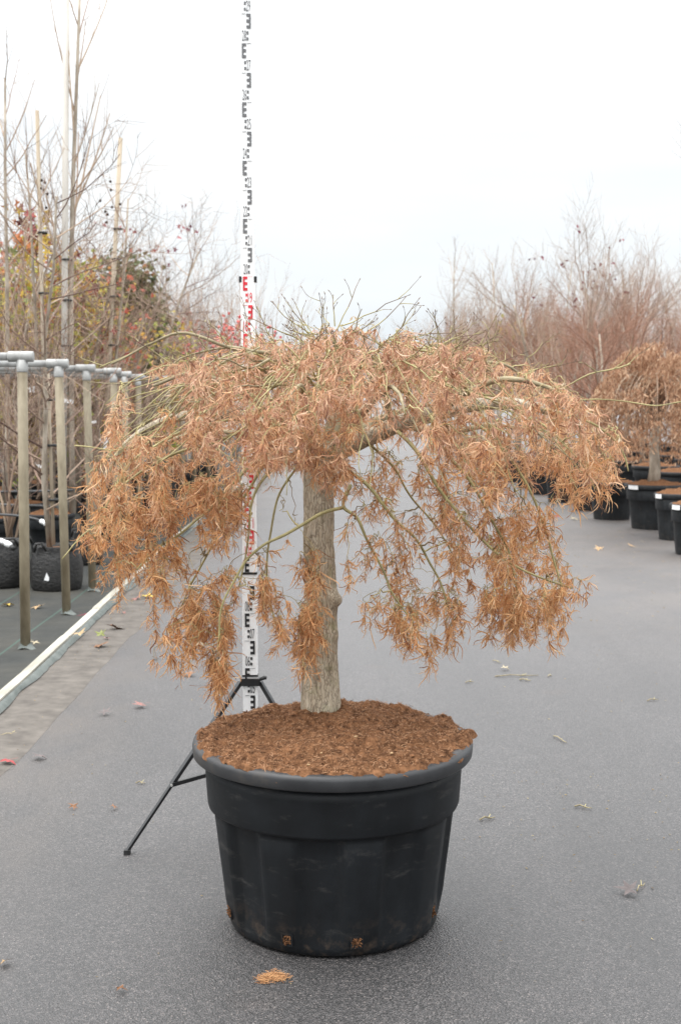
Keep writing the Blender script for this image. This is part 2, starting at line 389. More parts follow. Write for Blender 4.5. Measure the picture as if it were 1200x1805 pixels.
# ------------------------------------------------------------------ the setting
def sheet(name, x0, x1, y0, y1, z, mat, nx=1, ny=1, fx=None, kind='structure'):
    mb = MB(); V = []
    for j in range(ny + 1):
        for i in range(nx + 1):
            x = x0 + (x1 - x0) * i / nx; y = y0 + (y1 - y0) * j / ny
            V.append(fx(x, y, z, i, j) if fx else (x, y, z))
    F = [(j * (nx + 1) + i, j * (nx + 1) + i + 1, (j + 1) * (nx + 1) + i + 1, (j + 1) * (nx + 1) + i) for j in range(ny) for i in range(nx)]
    mb.add(V, F)
    return tag(mb.build(name, mat, smooth=ny > 1), kind=kind)
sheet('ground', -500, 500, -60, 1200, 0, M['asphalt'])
def strip_edge(x, y, z, i, j):
    if i == 0: return (x, y, z)
    if i == 3: return (x + .06 * noise.noise((y * 1.1, 3, 0)) + .03 * noise.noise((y * 5, 1, 0)) + .012 * noise.noise((y * 17, 1, 0)), y, z - .0072)
    return (x, y, z + .004 * noise.noise((x * 5, y * 3, 0)))
sheet('dirt_strip', -1.84, -1.40, 1.5, 80, .008, M['dirt'], 3, 400, strip_edge)
def fab(x, y, z, i, j):
    return (x, y, z + .006 + .012 * noise.noise((x * 1.1, y * 1.1, 0)) + (.018 if i == 40 else 0))
sheet('ground_cover', -12, -1.80, 1.5, 60, .012, M['ground_fabric'], 40, 160, fab)

# timber edging in lengths, with a loose fabric flap on its lane side
ed = empty('timber_edging', (-1.79, 2, 0), 0, 'pale timber edging strip between the grey ground fabric and the lane', 'edging')
def edx(y):
    return (-1.765 - .0105 * (y - 6.3) if y < 15 else -1.856 - .002 * (y - 15)) + .028 * noise.noise((y * .33, 4, 0))
y = 1.6; k = 0
while y < 46:
    L = 1.1 if y < 25 else 5
    mb = MB(); a = Vector((edx(y) + 1.79, y + .006 - 2, .028 + rnd.uniform(-.002, .002))); b = Vector((edx(y + L) + 1.79 + rnd.uniform(-.006, .006), y + L - .006 - 2, .028))
    mb.bar(a, b, .054, .036); mb.build('batten', M['batten'], ed)
    mb = MB(); V = []; n = int(L / .08)
    for i in range(n + 1):
        yy = y + L * i / n; x0 = edx(yy) + 1.79 + .034
        wv = .036 + .024 * noise.noise((yy * 2.3, 7, 0)) + .012 * noise.noise((yy * 9, 2, 0))
        for q, zz in ((0, .036), (.5, .034 + .006 * noise.noise((yy * 5, 0, 2))), (.85, .018), (1, .014)):
            V.append((x0 + wv * q, yy - 2, zz))
    F = [(i * 4 + q, i * 4 + q + 1, (i + 1) * 4 + q + 1, (i + 1) * 4 + q) for i in range(n) for q in range(3)]
    mb.add(V, F); mb.build('fabric_flap', M['flap'], ed, True)
    y += L; k += 1

# ------------------------------------------------------------------ big pot
POT = Vector((-.022, 3.775, 0))
def big_pot():
    t = empty('plant_pot', POT, 0, 'large black plastic pot in the middle of the lane holding the weeping tree', 'pot')
    def lobes(a): 
        s_ = math.sin(a * 9 + .9); return max(-1, min(1, s_ * 4.5))
    def f(r, z, a, i):
        if z < .365: return r + .0085 * lobes(a) * min(1, (.365 - z) / .012) * max(0, min(1, (z - .012) / .06)) 
        return r + .0012 * math.sin(a * 5 + 1)
    prof = [(.25, .004), (.300, .002), (.314, .010), (.318, .03), (.324, .09), (.332, .16), (.341, .23), (.349, .30), (.355, .345), (.357, .3635), (.376, .3645), (.3785, .372),
            (.382, .42), (.385, .47), (.387, .500), (.372, .502), (.345, .40), (.30, .10)]
    mb = MB(); mb.lathe(prof, 192, fn=f); mb.build('pot_wall', M['pot'], t, True)
    mb = MB()
    prof = [(.388, .510), (.402, .507), (.4135, .509), (.4175, .514), (.4205, .539), (.418, .549), (.408, .5555), (.392, .558), (.380, .555), (.372, .545), (.370, .50)]
    mb.lathe(prof, 160, fn=lambda r, z, a, i: r + .0015 * math.sin(3 * a + z * 9) + .0012 * noise.noise((a * 6, z * 30, 0)))
    mb.build('pot_rim', M['pot_rim'], t, True)
    # drain slots with soil showing through
    for px, py in ((487, 1668), (647, 1672), (766, 1632), (396, 1622)):
        a = {487: -113, 647: -78, 766: -22, 396: -158}[px]
        a = R(a); ca, sa = math.cos(a), math.sin(a); z0 = .052 if px < 700 and px > 420 else .06
        r0 = .3208 + .0085 * lobes(a) * .6 + .0006
        mb = MB(); Mx = Matrix(((ca, -sa, 0), (sa, ca, 0), (0, 0, 1)))
        for (dy, dz, hy, hz) in ((0, .0155, .0145, .0025), (0, -.0155, .0145, .0025), (.0155, 0, .0025, .0180), (-.0155, 0, .0025, .0180)):
            mb.box(Vector((ca * r0, sa * r0, z0)) + Mx @ Vector((0, dy, dz)), (.0025, hy, hz), Mx)
        h = mb.build('drain_hole', M['pot'], t)
        mb = MB(); mb.box(Vector((ca * (r0 - .0014), sa * (r0 - .0014), z0)), (.0008, .0135, .0148), Mx); mb.build('recess', M['black'], h)
        mb = MB()
        for i in range(34):
            c0 = Vector((ca * r0, sa * r0, z0)) + Mx @ Vector((rnd.uniform(-.002, .004), rnd.uniform(-.012, .012), rnd.uniform(-.013, .012)))
            d = Vector((rnd.uniform(-1, 1), rnd.uniform(-1, 1), rnd.uniform(-1, 1))).normalized() * rnd.uniform(.004, .009)
            mb.tube([c0 - d, c0 + d * .3 + Vector((0, 0, -.001)), c0 + d], [.0016, .002, .001], 4)
        h2 = mb.build('soil_plug', M['coir'], h); h2['kind'] = 'stuff'
    # coir mulch: uneven mound that spills over the rim
    mb = MB(); V = []; nr, na = 80, 260
    def soil_h(x, y):
        r = math.hypot(x, y)
        h = .558 + .034 * (1 - (r / .41) ** 2) + .022 * math.exp(-((x + .04) ** 2 + (y - .13) ** 2) / .018)
        h += .018 * noise.noise((x * 8, y * 8, 0)) + .016 * noise.noise((x * 21, y * 21, 5)) + .012 * abs(noise.noise((x * 44, y * 44, 2))) + .005 * noise.noise((x * 95, y * 95, 2))
        return h
    for i in range(nr + 1):
        for j in range(na):
            a = 2 * math.pi * j / na
            R1 = .4155 + .010 * noise.noise((math.cos(a) * 3, math.sin(a) * 3, 1)) + .008 * noise.noise((math.cos(a) * 11, math.sin(a) * 11, 4))
            R1 += .030 * math.exp(-((a - R(9)) / .07) ** 2)
            r = R1 * i / nr; x, y_ = r * math.cos(a), r * math.sin(a)
            z = soil_h(x, y_)
            if i >= nr - 2: z -= (.003, .008, .016)[i - nr + 2]
            V.append((x, y_, z))
    F = [(i * na + j, i * na + (j + 1) % na, (i + 1) * na + (j + 1) % na, (i + 1) * na + j) for i in range(nr) for j in range(na)]
    mb.add(V, F); so_ = mb.build('soil', M['coir'], t, True)
    mb = MB()
    for i in range(22000):
        r = .412 * math.sqrt(rnd.random()); a = rnd.uniform(0, 2 * math.pi); x, y_ = r * math.cos(a), r * math.sin(a)
        L = rnd.uniform(.004, .015) if rnd.random() < .92 else rnd.uniform(.015, .035); th = rnd.uniform(0, 6.28)
        z = soil_h(x, y_) - (.016 if r > .405 else 0) + .001
        d = Vector((math.cos(th), math.sin(th), rnd.gauss(0, .35))) * L / 2; c0 = Vector((x, y_, z)); q = Vector((rnd.gauss(0, .15), rnd.gauss(0, .15), rnd.uniform(0, .25))) * L
        wd = Vector((-math.sin(th), math.cos(th), .4)) * rnd.uniform(.0004, .0009)
        mb.add([c0 - d - wd, c0 - d + wd, c0 + q + wd, c0 + q - wd, c0 + d], [(0, 1, 2, 3), (3, 2, 4)])
    o = mb.build('mulch_fibres', M['fibre'], so_); o['kind'] = 'stuff'
    # crumbs and chips
    for i in range(44):
        r = .38 * math.sqrt(rnd.random()); a = rnd.uniform(math.pi, 2 * math.pi); x, y_ = r * math.cos(a), r * math.sin(a)
        bm = bmesh.new(); bmesh.ops.create_icosphere(bm, subdivisions=2, radius=1)
        s_ = rnd.uniform(.003, .009)
        for vv in bm.verts:
            vv.co = vv.co * s_ * (1 + .5 * noise.noise(vv.co * 1.7 + Vector((i, 0, 0)))); vv.co.z *= .5
        me = bpy.data.meshes.new('clod'); bm.to_mesh(me); bm.free()
        link('clod', me, so_, M['clod'] if i % 3 else M['coir'] if i % 12 else M['leaf_tan'], (x, y_, soil_h(x, y_) + s_ * .25))
    return t
big_pot()

# ------------------------------------------------------------------ weeping tree in the pot
TREE = Vector((-.060, 3.90, .575))
tree = empty('weeping_maple', TREE, 0, 'weeping tree with rusty lacy dried leaves in the large central pot', 'tree')
def tl(p): return Vector(p) - TREE
# trunk: skinned rings with knots
def trunk_mesh():
    ctr = [(567, 1290, 3.90), (566.5, 1262, 3.90), (565, 1215, 3.90), (564, 1160, 3.90), (563, 1105, 3.91), (566, 1060, 3.91), (564, 1010, 3.92), (561, 960, 3.92), (562, 910, 3.92), (561, 870, 3.93), (563, 835, 3.93), (569, 805, 3.93), (577, 782, 3.94)]
    wid = [78, 71, 67, 63, 60, 58, 55, 53, 52, 53, 57, 58, 46]
    pts = [tl(P(*c)) for c in ctr]; rad = [w_ / 2 * 3.97 / FPX for w_ in wid]
    # densify
    n = 110; mb = MB(); V = []
    nn = 260
    for i in range(nn + 1):
        s_ = i / nn * (len(pts) - 1); k = min(int(s_), len(pts) - 2); f = s_ - k
        c = pts[k].lerp(pts[k + 1], f); r = rad[k] * (1 - f) + rad[k + 1] * f
        for j in range(n):
            a = 2 * math.pi * j / n
            q = Vector((math.cos(a), math.sin(a), 0))
            rr = r * (1 + .045 * noise.noise((q.x * 1.6, q.y * 1.6, c.z * 7)) + .04 * noise.noise((q.x * 5, q.y * 5, c.z * 9)) + .03 * noise.noise((q.x * 11, q.y * 11, c.z * 10)))
            u1 = noise.noise((q.x * 9 + 3, q.y * 9, c.z * 14)); u2 = noise.noise((q.x * 22, q.y * 22, c.z * 26 + 5)); u3 = noise.noise((q.x * 7, q.y * 7, c.z * 60))
            rr += -.0032 * max(0, .25 - abs(u1)) * 4 * .5 + .0016 * u2 + .0011 * u3
            if i < 40: rr += .009 * ((40 - i) / 40) ** 1.8 * (1.1 + math.sin(a * 5 + 1) + .5 * math.sin(a * 3)) 
            p = c + q * rr
            # burrs seen on the trunk
            for bc, br_, bh in BURRS:
                d = (p - bc).length
                if d < br_ * 2.2: p += (q * bh) * math.exp(-(d / br_) ** 2)
            V.append(tuple(p))
    F = [(i * n + j, i * n + (j + 1) % n, (i + 1) * n + (j + 1) % n, (i + 1) * n + j) for i in range(nn) for j in range(n)]
    F.append(tuple(nn * n + j for j in range(n)))
    mb.add(V, F); return mb
BURRS = [(tl(P(590, 1056, 3.88)), .024, .026), (tl(P(540, 1092, 3.87)), .026, .022), (tl(P(589, 1118, 3.88)), .024, .011), (tl(P(543, 1140, 3.87)), .020, .012), (tl(P(540, 872, 3.9)), .02, .006)]
trunk_mesh().build('trunk', M['bark'], tree, True)
for bx, by, bY in ((588, 1056, 3.862), (540, 1093, 3.862)):
    bm = bmesh.new(); bmesh.ops.create_icosphere(bm, subdivisions=3, radius=1)
    for vv in bm.verts:
        vv.co = vv.co * .0205 * (1 + .45 * noise.noise(vv.co * 2.2 + Vector((bx, 0, 0))))
    me = bpy.data.meshes.new('burr'); bm.to_mesh(me); bm.free()
    for p_ in me.polygons: p_.use_smooth = True
    link('burr', me, tree, M['bark'], tl(P(bx, by, bY + .02)))

def spline(pts, sub=6):
    pts = [Vector(p) for p in pts]; out_ = []
    for i in range(len(pts) - 1):
        p0 = pts[max(i - 1, 0)]; p1 = pts[i]; p2 = pts[i + 1]; p3 = pts[min(i + 2, len(pts) - 1)]
        for k in range(sub):
            t = k / sub
            out_.append(.5 * ((2 * p1) + (p2 - p0) * t + (2 * p0 - 5 * p1 + 4 * p2 - p3) * t * t + (3 * p1 - p0 - 3 * p2 + p3) * t ** 3))
    out_.append(pts[-1]); return out_
nodes = []      # (point, radius) skeleton nodes that later twigs grow from
def limb(ctrl, r0, r1, mat, name='limb', sides=8, wig=.006):
    pts = spline([P(*c) for c in ctrl], 6); n = len(pts)
    pp = []
    for i, p in enumerate(pts):
        t = i / (n - 1)
        p = p + Vector((noise.noise(p * 9), noise.noise(p * 9 + Vector((7, 0, 0))), noise.noise(p * 9 + Vector((0, 9, 0))))) * wig * min(1, t * 4)
        pp.append(p); r = r0 * (1 - t) ** .9 + r1 * (1 - (1 - t) ** .9)
        if i > 1: nodes.append((p, r))
    r0 = r0 * (.72 if name == 'stem' else 1)
    mb = MB(); rr = [(r0 * (1 - i / (n - 1)) ** .9 + r1 * (1 - (1 - i / (n - 1)) ** .9)) * (1 + .10 * noise.noise(pp[i] * 30)) for i in range(n)]
    mb.tube([tl(p) for p in pp], rr, sides)
    return mb.build(name, mat, tree, True)
B, Gs = M['limb'], M['green_stem']
# heavy limbs (px, py of the photograph, and the depth each stands at)
limb([(572, 815, 3.93), (600, 792, 3.92), (640, 775, 3.90), (700, 748, 3.86), (770, 728, 3.84), (850, 712, 3.86), (930, 715, 3.88), (1000, 738, 3.9), (1050, 775, 3.9)], .036, .008, M['bark'], sides=12)
limb([(565, 815, 3.93), (545, 785, 3.92), (515, 760, 3.88), (480, 745, 3.84), (430, 735, 3.82), (360, 728, 3.84), (280, 745, 3.88), (215, 790, 3.9), (180, 850, 3.9)], .030, .006, M['bark'], sides=12)
limb([(577, 800, 3.94), (585, 760, 3.97), (600, 720, 4.0), (605, 670, 4.02), (600, 630, 4.02), (590, 600, 4.0)], .030, .008, B, sides=10)
limb([(565, 812, 3.90), (560, 770, 3.80), (545, 725, 3.66), (535, 690, 3.50), (525, 680, 3.36), (510, 705, 3.25)], .016, .002, B)
limb([(580, 800, 3.90), (610, 760, 3.78), (650, 715, 3.62), (685, 685, 3.48), (700, 690, 3.34), (715, 730, 3.24)], .014, .002, B)
limb([(575, 800, 3.97), (555, 760, 4.12), (530, 735, 4.28), (500, 720, 4.42), (470, 735, 4.55)], .022, .003, B)
limb([(580, 800, 3.97), (620, 765, 4.12), (680, 735, 4.28), (740, 715, 4.42), (800, 720, 4.52)], .022, .003, B)
limb([(600, 640, 4.0), (540, 625, 3.92), (470, 615, 3.85), (400, 610, 3.82), (330, 592, 3.82), (265, 605, 3.84), (200, 640, 3.86)], .0072, .0026, B, wig=.016)
limb([(600, 660, 4.0), (660, 640, 3.92), (740, 625, 3.86), (820, 628, 3.82), (900, 650, 3.82), (980, 690, 3.85)], .0072, .0026, B, wig=.016)
limb([(690, 745, 3.86), (682, 700, 3.82), (678, 660, 3.78), (680, 625, 3.76)], .011, .005, B)
limb([(480, 745, 3.84), (440, 700, 3.74), (390, 670, 3.66), (330, 660, 3.62), (270, 680, 3.62)], .012, .004, B)
limb([(770, 728, 3.84), (830, 690, 3.72), (890, 670, 3.64), (960, 680, 3.62), (1010, 710, 3.62)], .012, .004, B)
limb([(520, 765, 3.88), (460, 770, 4.05), (390, 760, 4.2), (320, 770, 4.3), (250, 800, 4.35)], .012, .004, B)
limb([(700, 748, 3.86), (780, 760, 4.05), (870, 750, 4.2), (950, 765, 4.28), (1020, 800, 4.3)], .012, .004, B)
# hanging olive-green stems
for c, r0 in [
    ([(590, 815, 3.88), (640, 848, 3.83), (676, 890, 3.80), (705, 925, 3.79), (745, 970, 3.79), (780, 1040, 3.80), (800, 1095, 3.80)], .0085),
    ([(618, 855, 3.84), (605, 893, 3.80), (630, 915, 3.78), (655, 965, 3.77), (690, 1040, 3.76), (722, 1085, 3.76)], .0085),
    ([(603, 895, 3.80), (560, 908, 3.74), (510, 938, 3.70), (465, 962, 3.68), (425, 1000, 3.67), (395, 1060, 3.66), (382, 1150, 3.66)], .0080),
    ([(530, 790, 3.9), (490, 820, 3.84), (458, 855, 3.8), (440, 900, 3.78), (436, 960, 3.77), (425, 1030, 3.76)], .0075),
    ([(500, 780, 3.86), (455, 810, 3.8), (415, 850, 3.77), (380, 890, 3.75), (330, 930, 3.74), (270, 975, 3.74), (245, 1005, 3.74)], .0080),
    ([(455, 745, 3.82), (390, 775, 3.78), (310, 800, 3.76), (240, 840, 3.76), (190, 890, 3.76), (170, 950, 3.76)], .0080),
    ([(430, 735, 3.8), (330, 760, 3.74), (250, 800, 3.7), (205, 860, 3.7), (190, 930, 3.7)], .0070),
    ([(700, 760, 3.84), (740, 800, 3.78), (775, 860, 3.75), (830, 930, 3.73), (885, 985, 3.73), (950, 1020, 3.73), (1010, 1035, 3.73)], .0085),
    ([(740, 745, 3.84), (790, 800, 3.80), (845, 880, 3.78), (890, 960, 3.77), (912, 1040, 3.77), (915, 1090, 3.77)], .0080),
    ([(800, 725, 3.84), (870, 770, 3.78), (920, 840, 3.76), (955, 920, 3.75), (980, 990, 3.75), (990, 1050, 3.75)], .0075),
    ([(900, 715, 3.86), (970, 760, 3.82), (1020, 810, 3.8), (1045, 860, 3.8)], .0065),
    ([(950, 720, 3.88), (1030, 740, 3.86), (1085, 775, 3.86), (1105, 830, 3.86)], .0065),
    ([(640, 775, 3.9), (690, 820, 3.96), (720, 870, 4.0), (760, 920, 4.04), (800, 980, 4.06)], .0060),
    ([(480, 790, 3.86), (440, 860, 3.9), (400, 920, 3.94), (360, 990, 3.96), (320, 1070, 3.97), (300, 1110, 3.97)], .0065),
    ([(545, 800, 3.9), (505, 850, 3.9), (480, 920, 3.9), (470, 1000, 3.9), (480, 1080, 3.9), (500, 1130, 3.9)], .0060),
    ([(300, 590, 3.83), (235, 620, 3.85), (175, 650, 3.88)], .0035), ([(980, 690, 3.85), (1040, 660, 3.86), (1110, 640, 3.88)], .0035),
    ([(1000, 705, 3.85), (1060, 705, 3.83), (1130, 712, 3.8), (1200, 708, 3.78)], .0030),
    ([(240, 790, 3.8), (190, 793, 3.78), (130, 785, 3.76)], .0030), ([(250, 880, 3.76), (190, 905, 3.74), (110, 985, 3.72)], .0028)]:
    limb(c, r0, .0022, Gs, 'stem', 6, .010)

for k in range(84):
    a = rnd.uniform(0, 2 * math.pi) if k % 3 else rnd.uniform(1.05 * math.pi, 1.95 * math.pi)
    ca, sa = math.cos(a), math.sin(a); r1 = rnd.uniform(.55, .90); r0_ = rnd.uniform(.05, .35); z1 = rnd.uniform(1.33, 1.66)
    pts = [Vector((.0 + ca * .9 * r, 3.92 + sa * .86 * r, 1.70 + rnd.uniform(-.10, .10) * (1 - r) - .05 - (1.70 - z1) * ((r - r0_) / (r1 - r0_)) ** 2 + .02)) for r in (r0_, r0_ + (r1 - r0_) * .33, r0_ + (r1 - r0_) * .7, r1)]
    pts = spline(pts, 5); n_ = len(pts)
    pts = [p + Vector((noise.noise(p * 8), noise.noise(p * 8 + Vector((3, 0, 0))), noise.noise(p * 8 + Vector((0, 5, 0))))) * .022 for p in pts]
    for i in range(3, n_): nodes.append((pts[i], .003))
    mb = MB(); rr = rnd.uniform(.0026, .0048); mb.tube([tl(p) for p in pts], [rr - (rr - .0011) * i / (n_ - 1) for i in range(n_)], 5)
    mb.build('stem', Gs if k % 4 else B, tree, True)

# foliage masses: outlines in the photograph (used only to give each mass its extent) and the depth range they fill
def inpoly(x, y, poly):
    c = False; j = len(poly) - 1
    for i in range(len(poly)):
        xi, yi = poly[i]; xj, yj = poly[j]
        if (yi > y) != (yj > y) and x < (xj - xi) * (y - yi) / (yj - yi) + xi: c = not c
        j = i
    return c
MASS = [
  # top mushroom, full depth of the crown
  ([(150, 810), (190, 725), (260, 655), (340, 610), (440, 588), (560, 578), (640, 582), (700, 592), (800, 605), (900, 640), (980, 665), (1060, 705), (1105, 745), (1112, 820), (1050, 850), (960, 810), (880, 800), (800, 790), (740, 755), (690, 735), (640, 755), (610, 790), (590, 815), (540, 815), (500, 800), (440, 830), (380, 850), (300, 880), (200, 890), (140, 880)], 385, 'dome'),
  ([(300, 625), (440, 580), (600, 565), (800, 590), (960, 640), (1050, 690), (1000, 725), (800, 665), (600, 630), (350, 670)], 85, 'dome'),
  ([(430, 690), (640, 680), (645, 740), (605, 800), (590, 822), (540, 828), (490, 812), (450, 800)], 62, (3.22, 3.68)),
  ([(640, 660), (800, 660), (860, 720), (800, 760), (740, 740), (660, 735)], 36, (3.24, 3.7)),
  ([(140, 870), (300, 850), (440, 825), (475, 870), (450, 940), (400, 960), (330, 950), (265, 1012), (235, 1000), (185, 990), (160, 960), (132, 900)], 100, (3.62, 4.05)),
  ([(330, 1040), (420, 985), (470, 950), (515, 985), (480, 1060), (440, 1110), (420, 1110), (394, 1205), (366, 1200), (345, 1130), (310, 1140), (285, 1110)], 52, (3.62, 3.95)),
  ([(455, 1000), (520, 990), (545, 985), (568, 1010), (566, 1110), (535, 1145), (490, 1140), (455, 1080)], 24, (3.64, 3.80)),
  ([(740, 760), (960, 800), (960, 880), (980, 960), (1025, 1045), (985, 1075), (915, 1105), (855, 1085), (830, 1000), (780, 930), (735, 850)], 108, (3.6, 4.1)),
  ([(610, 860), (740, 850), (780, 930), (830, 1000), (805, 1110), (715, 1140), (645, 1095), (605, 1040)], 85, (3.62, 4.1)),
  ([(960, 790), (1110, 750), (1105, 835), (1050, 840), (985, 870), (955, 850)], 28, (3.66, 4.05)),
  ([(470, 830), (545, 830), (550, 960), (480, 960)], 9, (3.7, 3.95)), ([(590, 800), (680, 790), (740, 840), (620, 860)], 26, (3.6, 4.2)),
  ([(800, 880), (960, 860), (985, 960), (1020, 1040), (985, 1070), (915, 1100), (850, 1080), (805, 1010)], 28, (3.6, 3.9)),
  ([(250, 960), (420, 960), (400, 1060), (300, 1120), (270, 1080)], 20, (3.6, 3.9)),
]
GAPS = [([(425, 838), (545, 838), (550, 985), (500, 985), (470, 950), (432, 985)], .10), ([(408, 1070), (462, 1070), (460, 1260), (408, 1260)], .03), ([(420, 1000), (456, 1000), (456, 1075), (420, 1075)], .2),
        ([(600, 790), (760, 785), (740, 850), (620, 860)], .5), ([(625, 715), (720, 690), (880, 675), (880, 730), (740, 775), (630, 800)], .45), ([(575, 735), (605, 735), (605, 775), (575, 775)], .35), ([(596, 860), (700, 860), (690, 900), (600, 960)], .8)]
def kept(p):
    x, y = proj(p)
    for g, k in GAPS:
        if inpoly(x, y, g) and rnd.random() > k: return False
    return True
clumps = []; thin_set = set(); mass_i = -1
for poly, n, dep in MASS:
    xs = [p[0] for p in poly]; ys = [p[1] for p in poly]; c = 0; tries = 0; mass_i += 1
    while c < n and tries < 60000:
        tries += 1
        x = rnd.uniform(min(xs), max(xs)); yy = rnd.uniform(min(ys), max(ys))
        if not inpoly(x, yy, poly): continue
        if dep == 'dome':
            Y = rnd.uniform(3.12, 4.72); p = P(x, yy, Y)
            r = math.hypot((p.x - .02) / .88, (p.y - 3.92) / .80)
            if r > 1: continue
            zt = 1.845 - .25 * r ** 2.2
            if p.z > zt or p.z < zt - (.26 + .16 * r): continue
        else:
            p = P(x, yy, rnd.uniform(*dep))
        if noise.noise(p * 8) < -.06 and rnd.random() < .92: continue       # gaps between clumps
        if not kept(p): continue
        c += 1
        if rnd.random() < (max(0, abs(x - 600) - 220) / 280) * (.62 if dep == 'dome' else .35): continue      # thinner towards the outside
        clumps.append(p)
        if mass_i in (8, 9, 10, 11, 12, 13): thin_set.add((p.x, p.y, p.z))

# leaf templates: a fan of thread-like lobes that droop and curl
def leaf_template(seed):
    q = random.Random(seed); V = []; F = []
    n = q.randint(7, 11); tassel = seed % 5 < 3; big = q.uniform(.8, 1.25)
    for k in range(n):
        a0 = (k / (n - 1) - .5) * R(q.uniform(60, 130) if tassel else q.uniform(110, 230)) + q.gauss(0, .25)
        L = q.uniform(.028, .070) * big * (1 - .25 * abs(k / (n - 1) - .5) * 2); wd = q.uniform(.00050, .00110)
        d = Vector((math.sin(a0) * .9, q.gauss(0, .55), -math.cos(a0) * .6 - (.4 if tassel else .0))).normalized()
        curl = d.cross(Vector((q.gauss(0, 1), q.gauss(0, 1), q.gauss(0, 1)))).normalized() * q.uniform(.18, .70); spin = q.gauss(0, .5)
        p = Vector((0, 0, 0)); side = d.cross(Vector((q.gauss(0, 1), q.gauss(0, 1), q.gauss(0, .4)))).normalized()
        b = len(V); seg = 8; droop = q.uniform(.12, .40) if tassel else q.uniform(.04, .26)
        for i in range(seg + 1):
            t = i / seg; ww = wd * (.5 + 1.0 * math.sin(math.pi * min(1, t * .85 + .12))) * (1 if i < seg else .3)
            V.append(p + side * ww); V.append(p - side * ww)
            if i < seg: F.append((b + 2 * i, b + 2 * i + 1, b + 2 * i + 3, b + 2 * i + 2))
            d0 = d.copy()
            d = (d + curl * (.35 + .75 * t) + Vector((0, 0, -droop)) + Vector((q.gauss(0, .12), q.gauss(0, .12), q.gauss(0, .10)))).normalized()
            curl.rotate(d0.rotation_difference(d)); curl.rotate(Matrix.Rotation(spin, 3, d))
            side = (side - d * side.dot(d)); side.rotate(Matrix.Rotation(q.gauss(0, .4), 3, d)); side.normalize()
            p = p + d * (L / seg)
    return np.array([tuple(v) for v in V]), F
TEMPL = [leaf_template(100 + i) for i in range(34)]

# connect every clump to the skeleton with a twig, nearest clumps first; new twigs become skeleton too
twigs = MB(); kd_nodes = [(p, r) for p, r in nodes]
leaf_spots = []
def nearest_nodes():
    kd = KDTree(len(kd_nodes))
    for i, (p, r) in enumerate(kd_nodes): kd.insert(p, i)
    kd.balance(); return kd
kd = nearest_nodes()
order = sorted(clumps, key=lambda p: kd.find(p)[2])
for bi in range(0, len(order), 110):
    kd = nearest_nodes()
    for p in order[bi:bi + 110]:
        best = None
        for q, i, d in kd.find_n(p, 10):
            outw = math.hypot(p.x + .06, p.y - 3.92) - math.hypot(q.x + .06, q.y - 3.92)
            cost = d + (.10 if outw < -.02 else 0) + max(0, p.z - q.z) * .5
            if best is None or cost < best[0]: best = (cost, q, i, d)
        _, q, i, d = best; r_at = kd_nodes[i][1]
        mid = q.lerp(p, .5) + Vector((rnd.gauss(0, .06), rnd.gauss(0, .06), .10 + rnd.gauss(0, .05))) * d + Vector((0, 0, .012))
        pts = spline([q, mid, p], 4)
        pts = [pp if k in (0, len(pts) - 1) else pp + Vector((rnd.gauss(0, .004), rnd.gauss(0, .004), rnd.gauss(0, .004))) for k, pp in enumerate(pts)]
        r0 = min(r_at * .9, .0021 + d * .007); r1 = .0010
        twigs.tube([tl(pp) for pp in pts], [r0 + (r1 - r0) * k / (len(pts) - 1) for k in range(len(pts))], 4, False)
        for k, pp in enumerate(pts[2:]): kd_nodes.append((pp, r0 + (r1 - r0) * (k + 2) / (len(pts) - 1)))
        # leaves along the outer part and hanging below the tip
        sparse = (p.x, p.y, p.z) in thin_set
        nl = rnd.randint(1, 3) if sparse else rnd.randint(3, 5)
        for k in range(nl):
            t = rnd.uniform(.45, 1); s_ = t * (len(pts) - 1); j = min(int(s_), len(pts) - 2)
            base = pts[j].lerp(pts[j + 1], s_ - j) if k else pts[-1]
            off = Vector((rnd.gauss(0, .012), rnd.gauss(0, .012), -abs(rnd.gauss(0.004, .014))))
            leaf_spots.append((base, base + off))
        if rnd.random() < (.3 if sparse else .6):                                    # a hanging string of leaves
            m_ = rnd.randint(2, 5); pp = p.copy()
            for k in range(m_):
                nx = pp + Vector((rnd.gauss(0, .007), rnd.gauss(0, .007), -rnd.uniform(.014, .030)))
                leaf_spots.append((pp, nx)); 
                leaf_spots.append((pp, nx + Vector((rnd.gauss(0, .012), rnd.gauss(0, .012), rnd.gauss(0, .008)))))
                pp = nx
# a few single clumps in front of the trunk
for px, py, n in ((549, 985, 9), (553, 1015, 5), (549, 1035, 6), (548, 1092, 7), (534, 1120, 8), (552, 1140, 7), (600, 850, 6), (586, 832, 6), (530, 1000, 3), (378, 1195, 9), (380, 1165, 8), (300, 1120, 5), (272, 1160, 2), (715, 1130, 9), (712, 1105, 7), (795, 1115, 6), (915, 1090, 8), (1022, 1040, 8), (1000, 1010, 5), (1050, 860, 6), (1015, 880, 6)):
    c0 = P(px, py, 3.79 if 520 < px < 610 else 3.74)
    nb = min(kd_nodes, key=lambda q: (q[0] - c0).length + (0 if q[0].z > c0.z else .2))[0]
    top = c0 + Vector((0, 0, .03)); pts = spline([nb, nb.lerp(top, .5) + Vector((rnd.gauss(0, .01), rnd.gauss(0, .01), .02)), top], 4)
    twigs.tube([tl(pp) for pp in pts], [.0017 - .0007 * k / 8 for k in range(len(pts))], 4, False)
    for k in range(n): leaf_spots.append((top, c0 + Vector((rnd.gauss(0, .012), rnd.gauss(0, .010), rnd.uniform(-.02, .03)))))
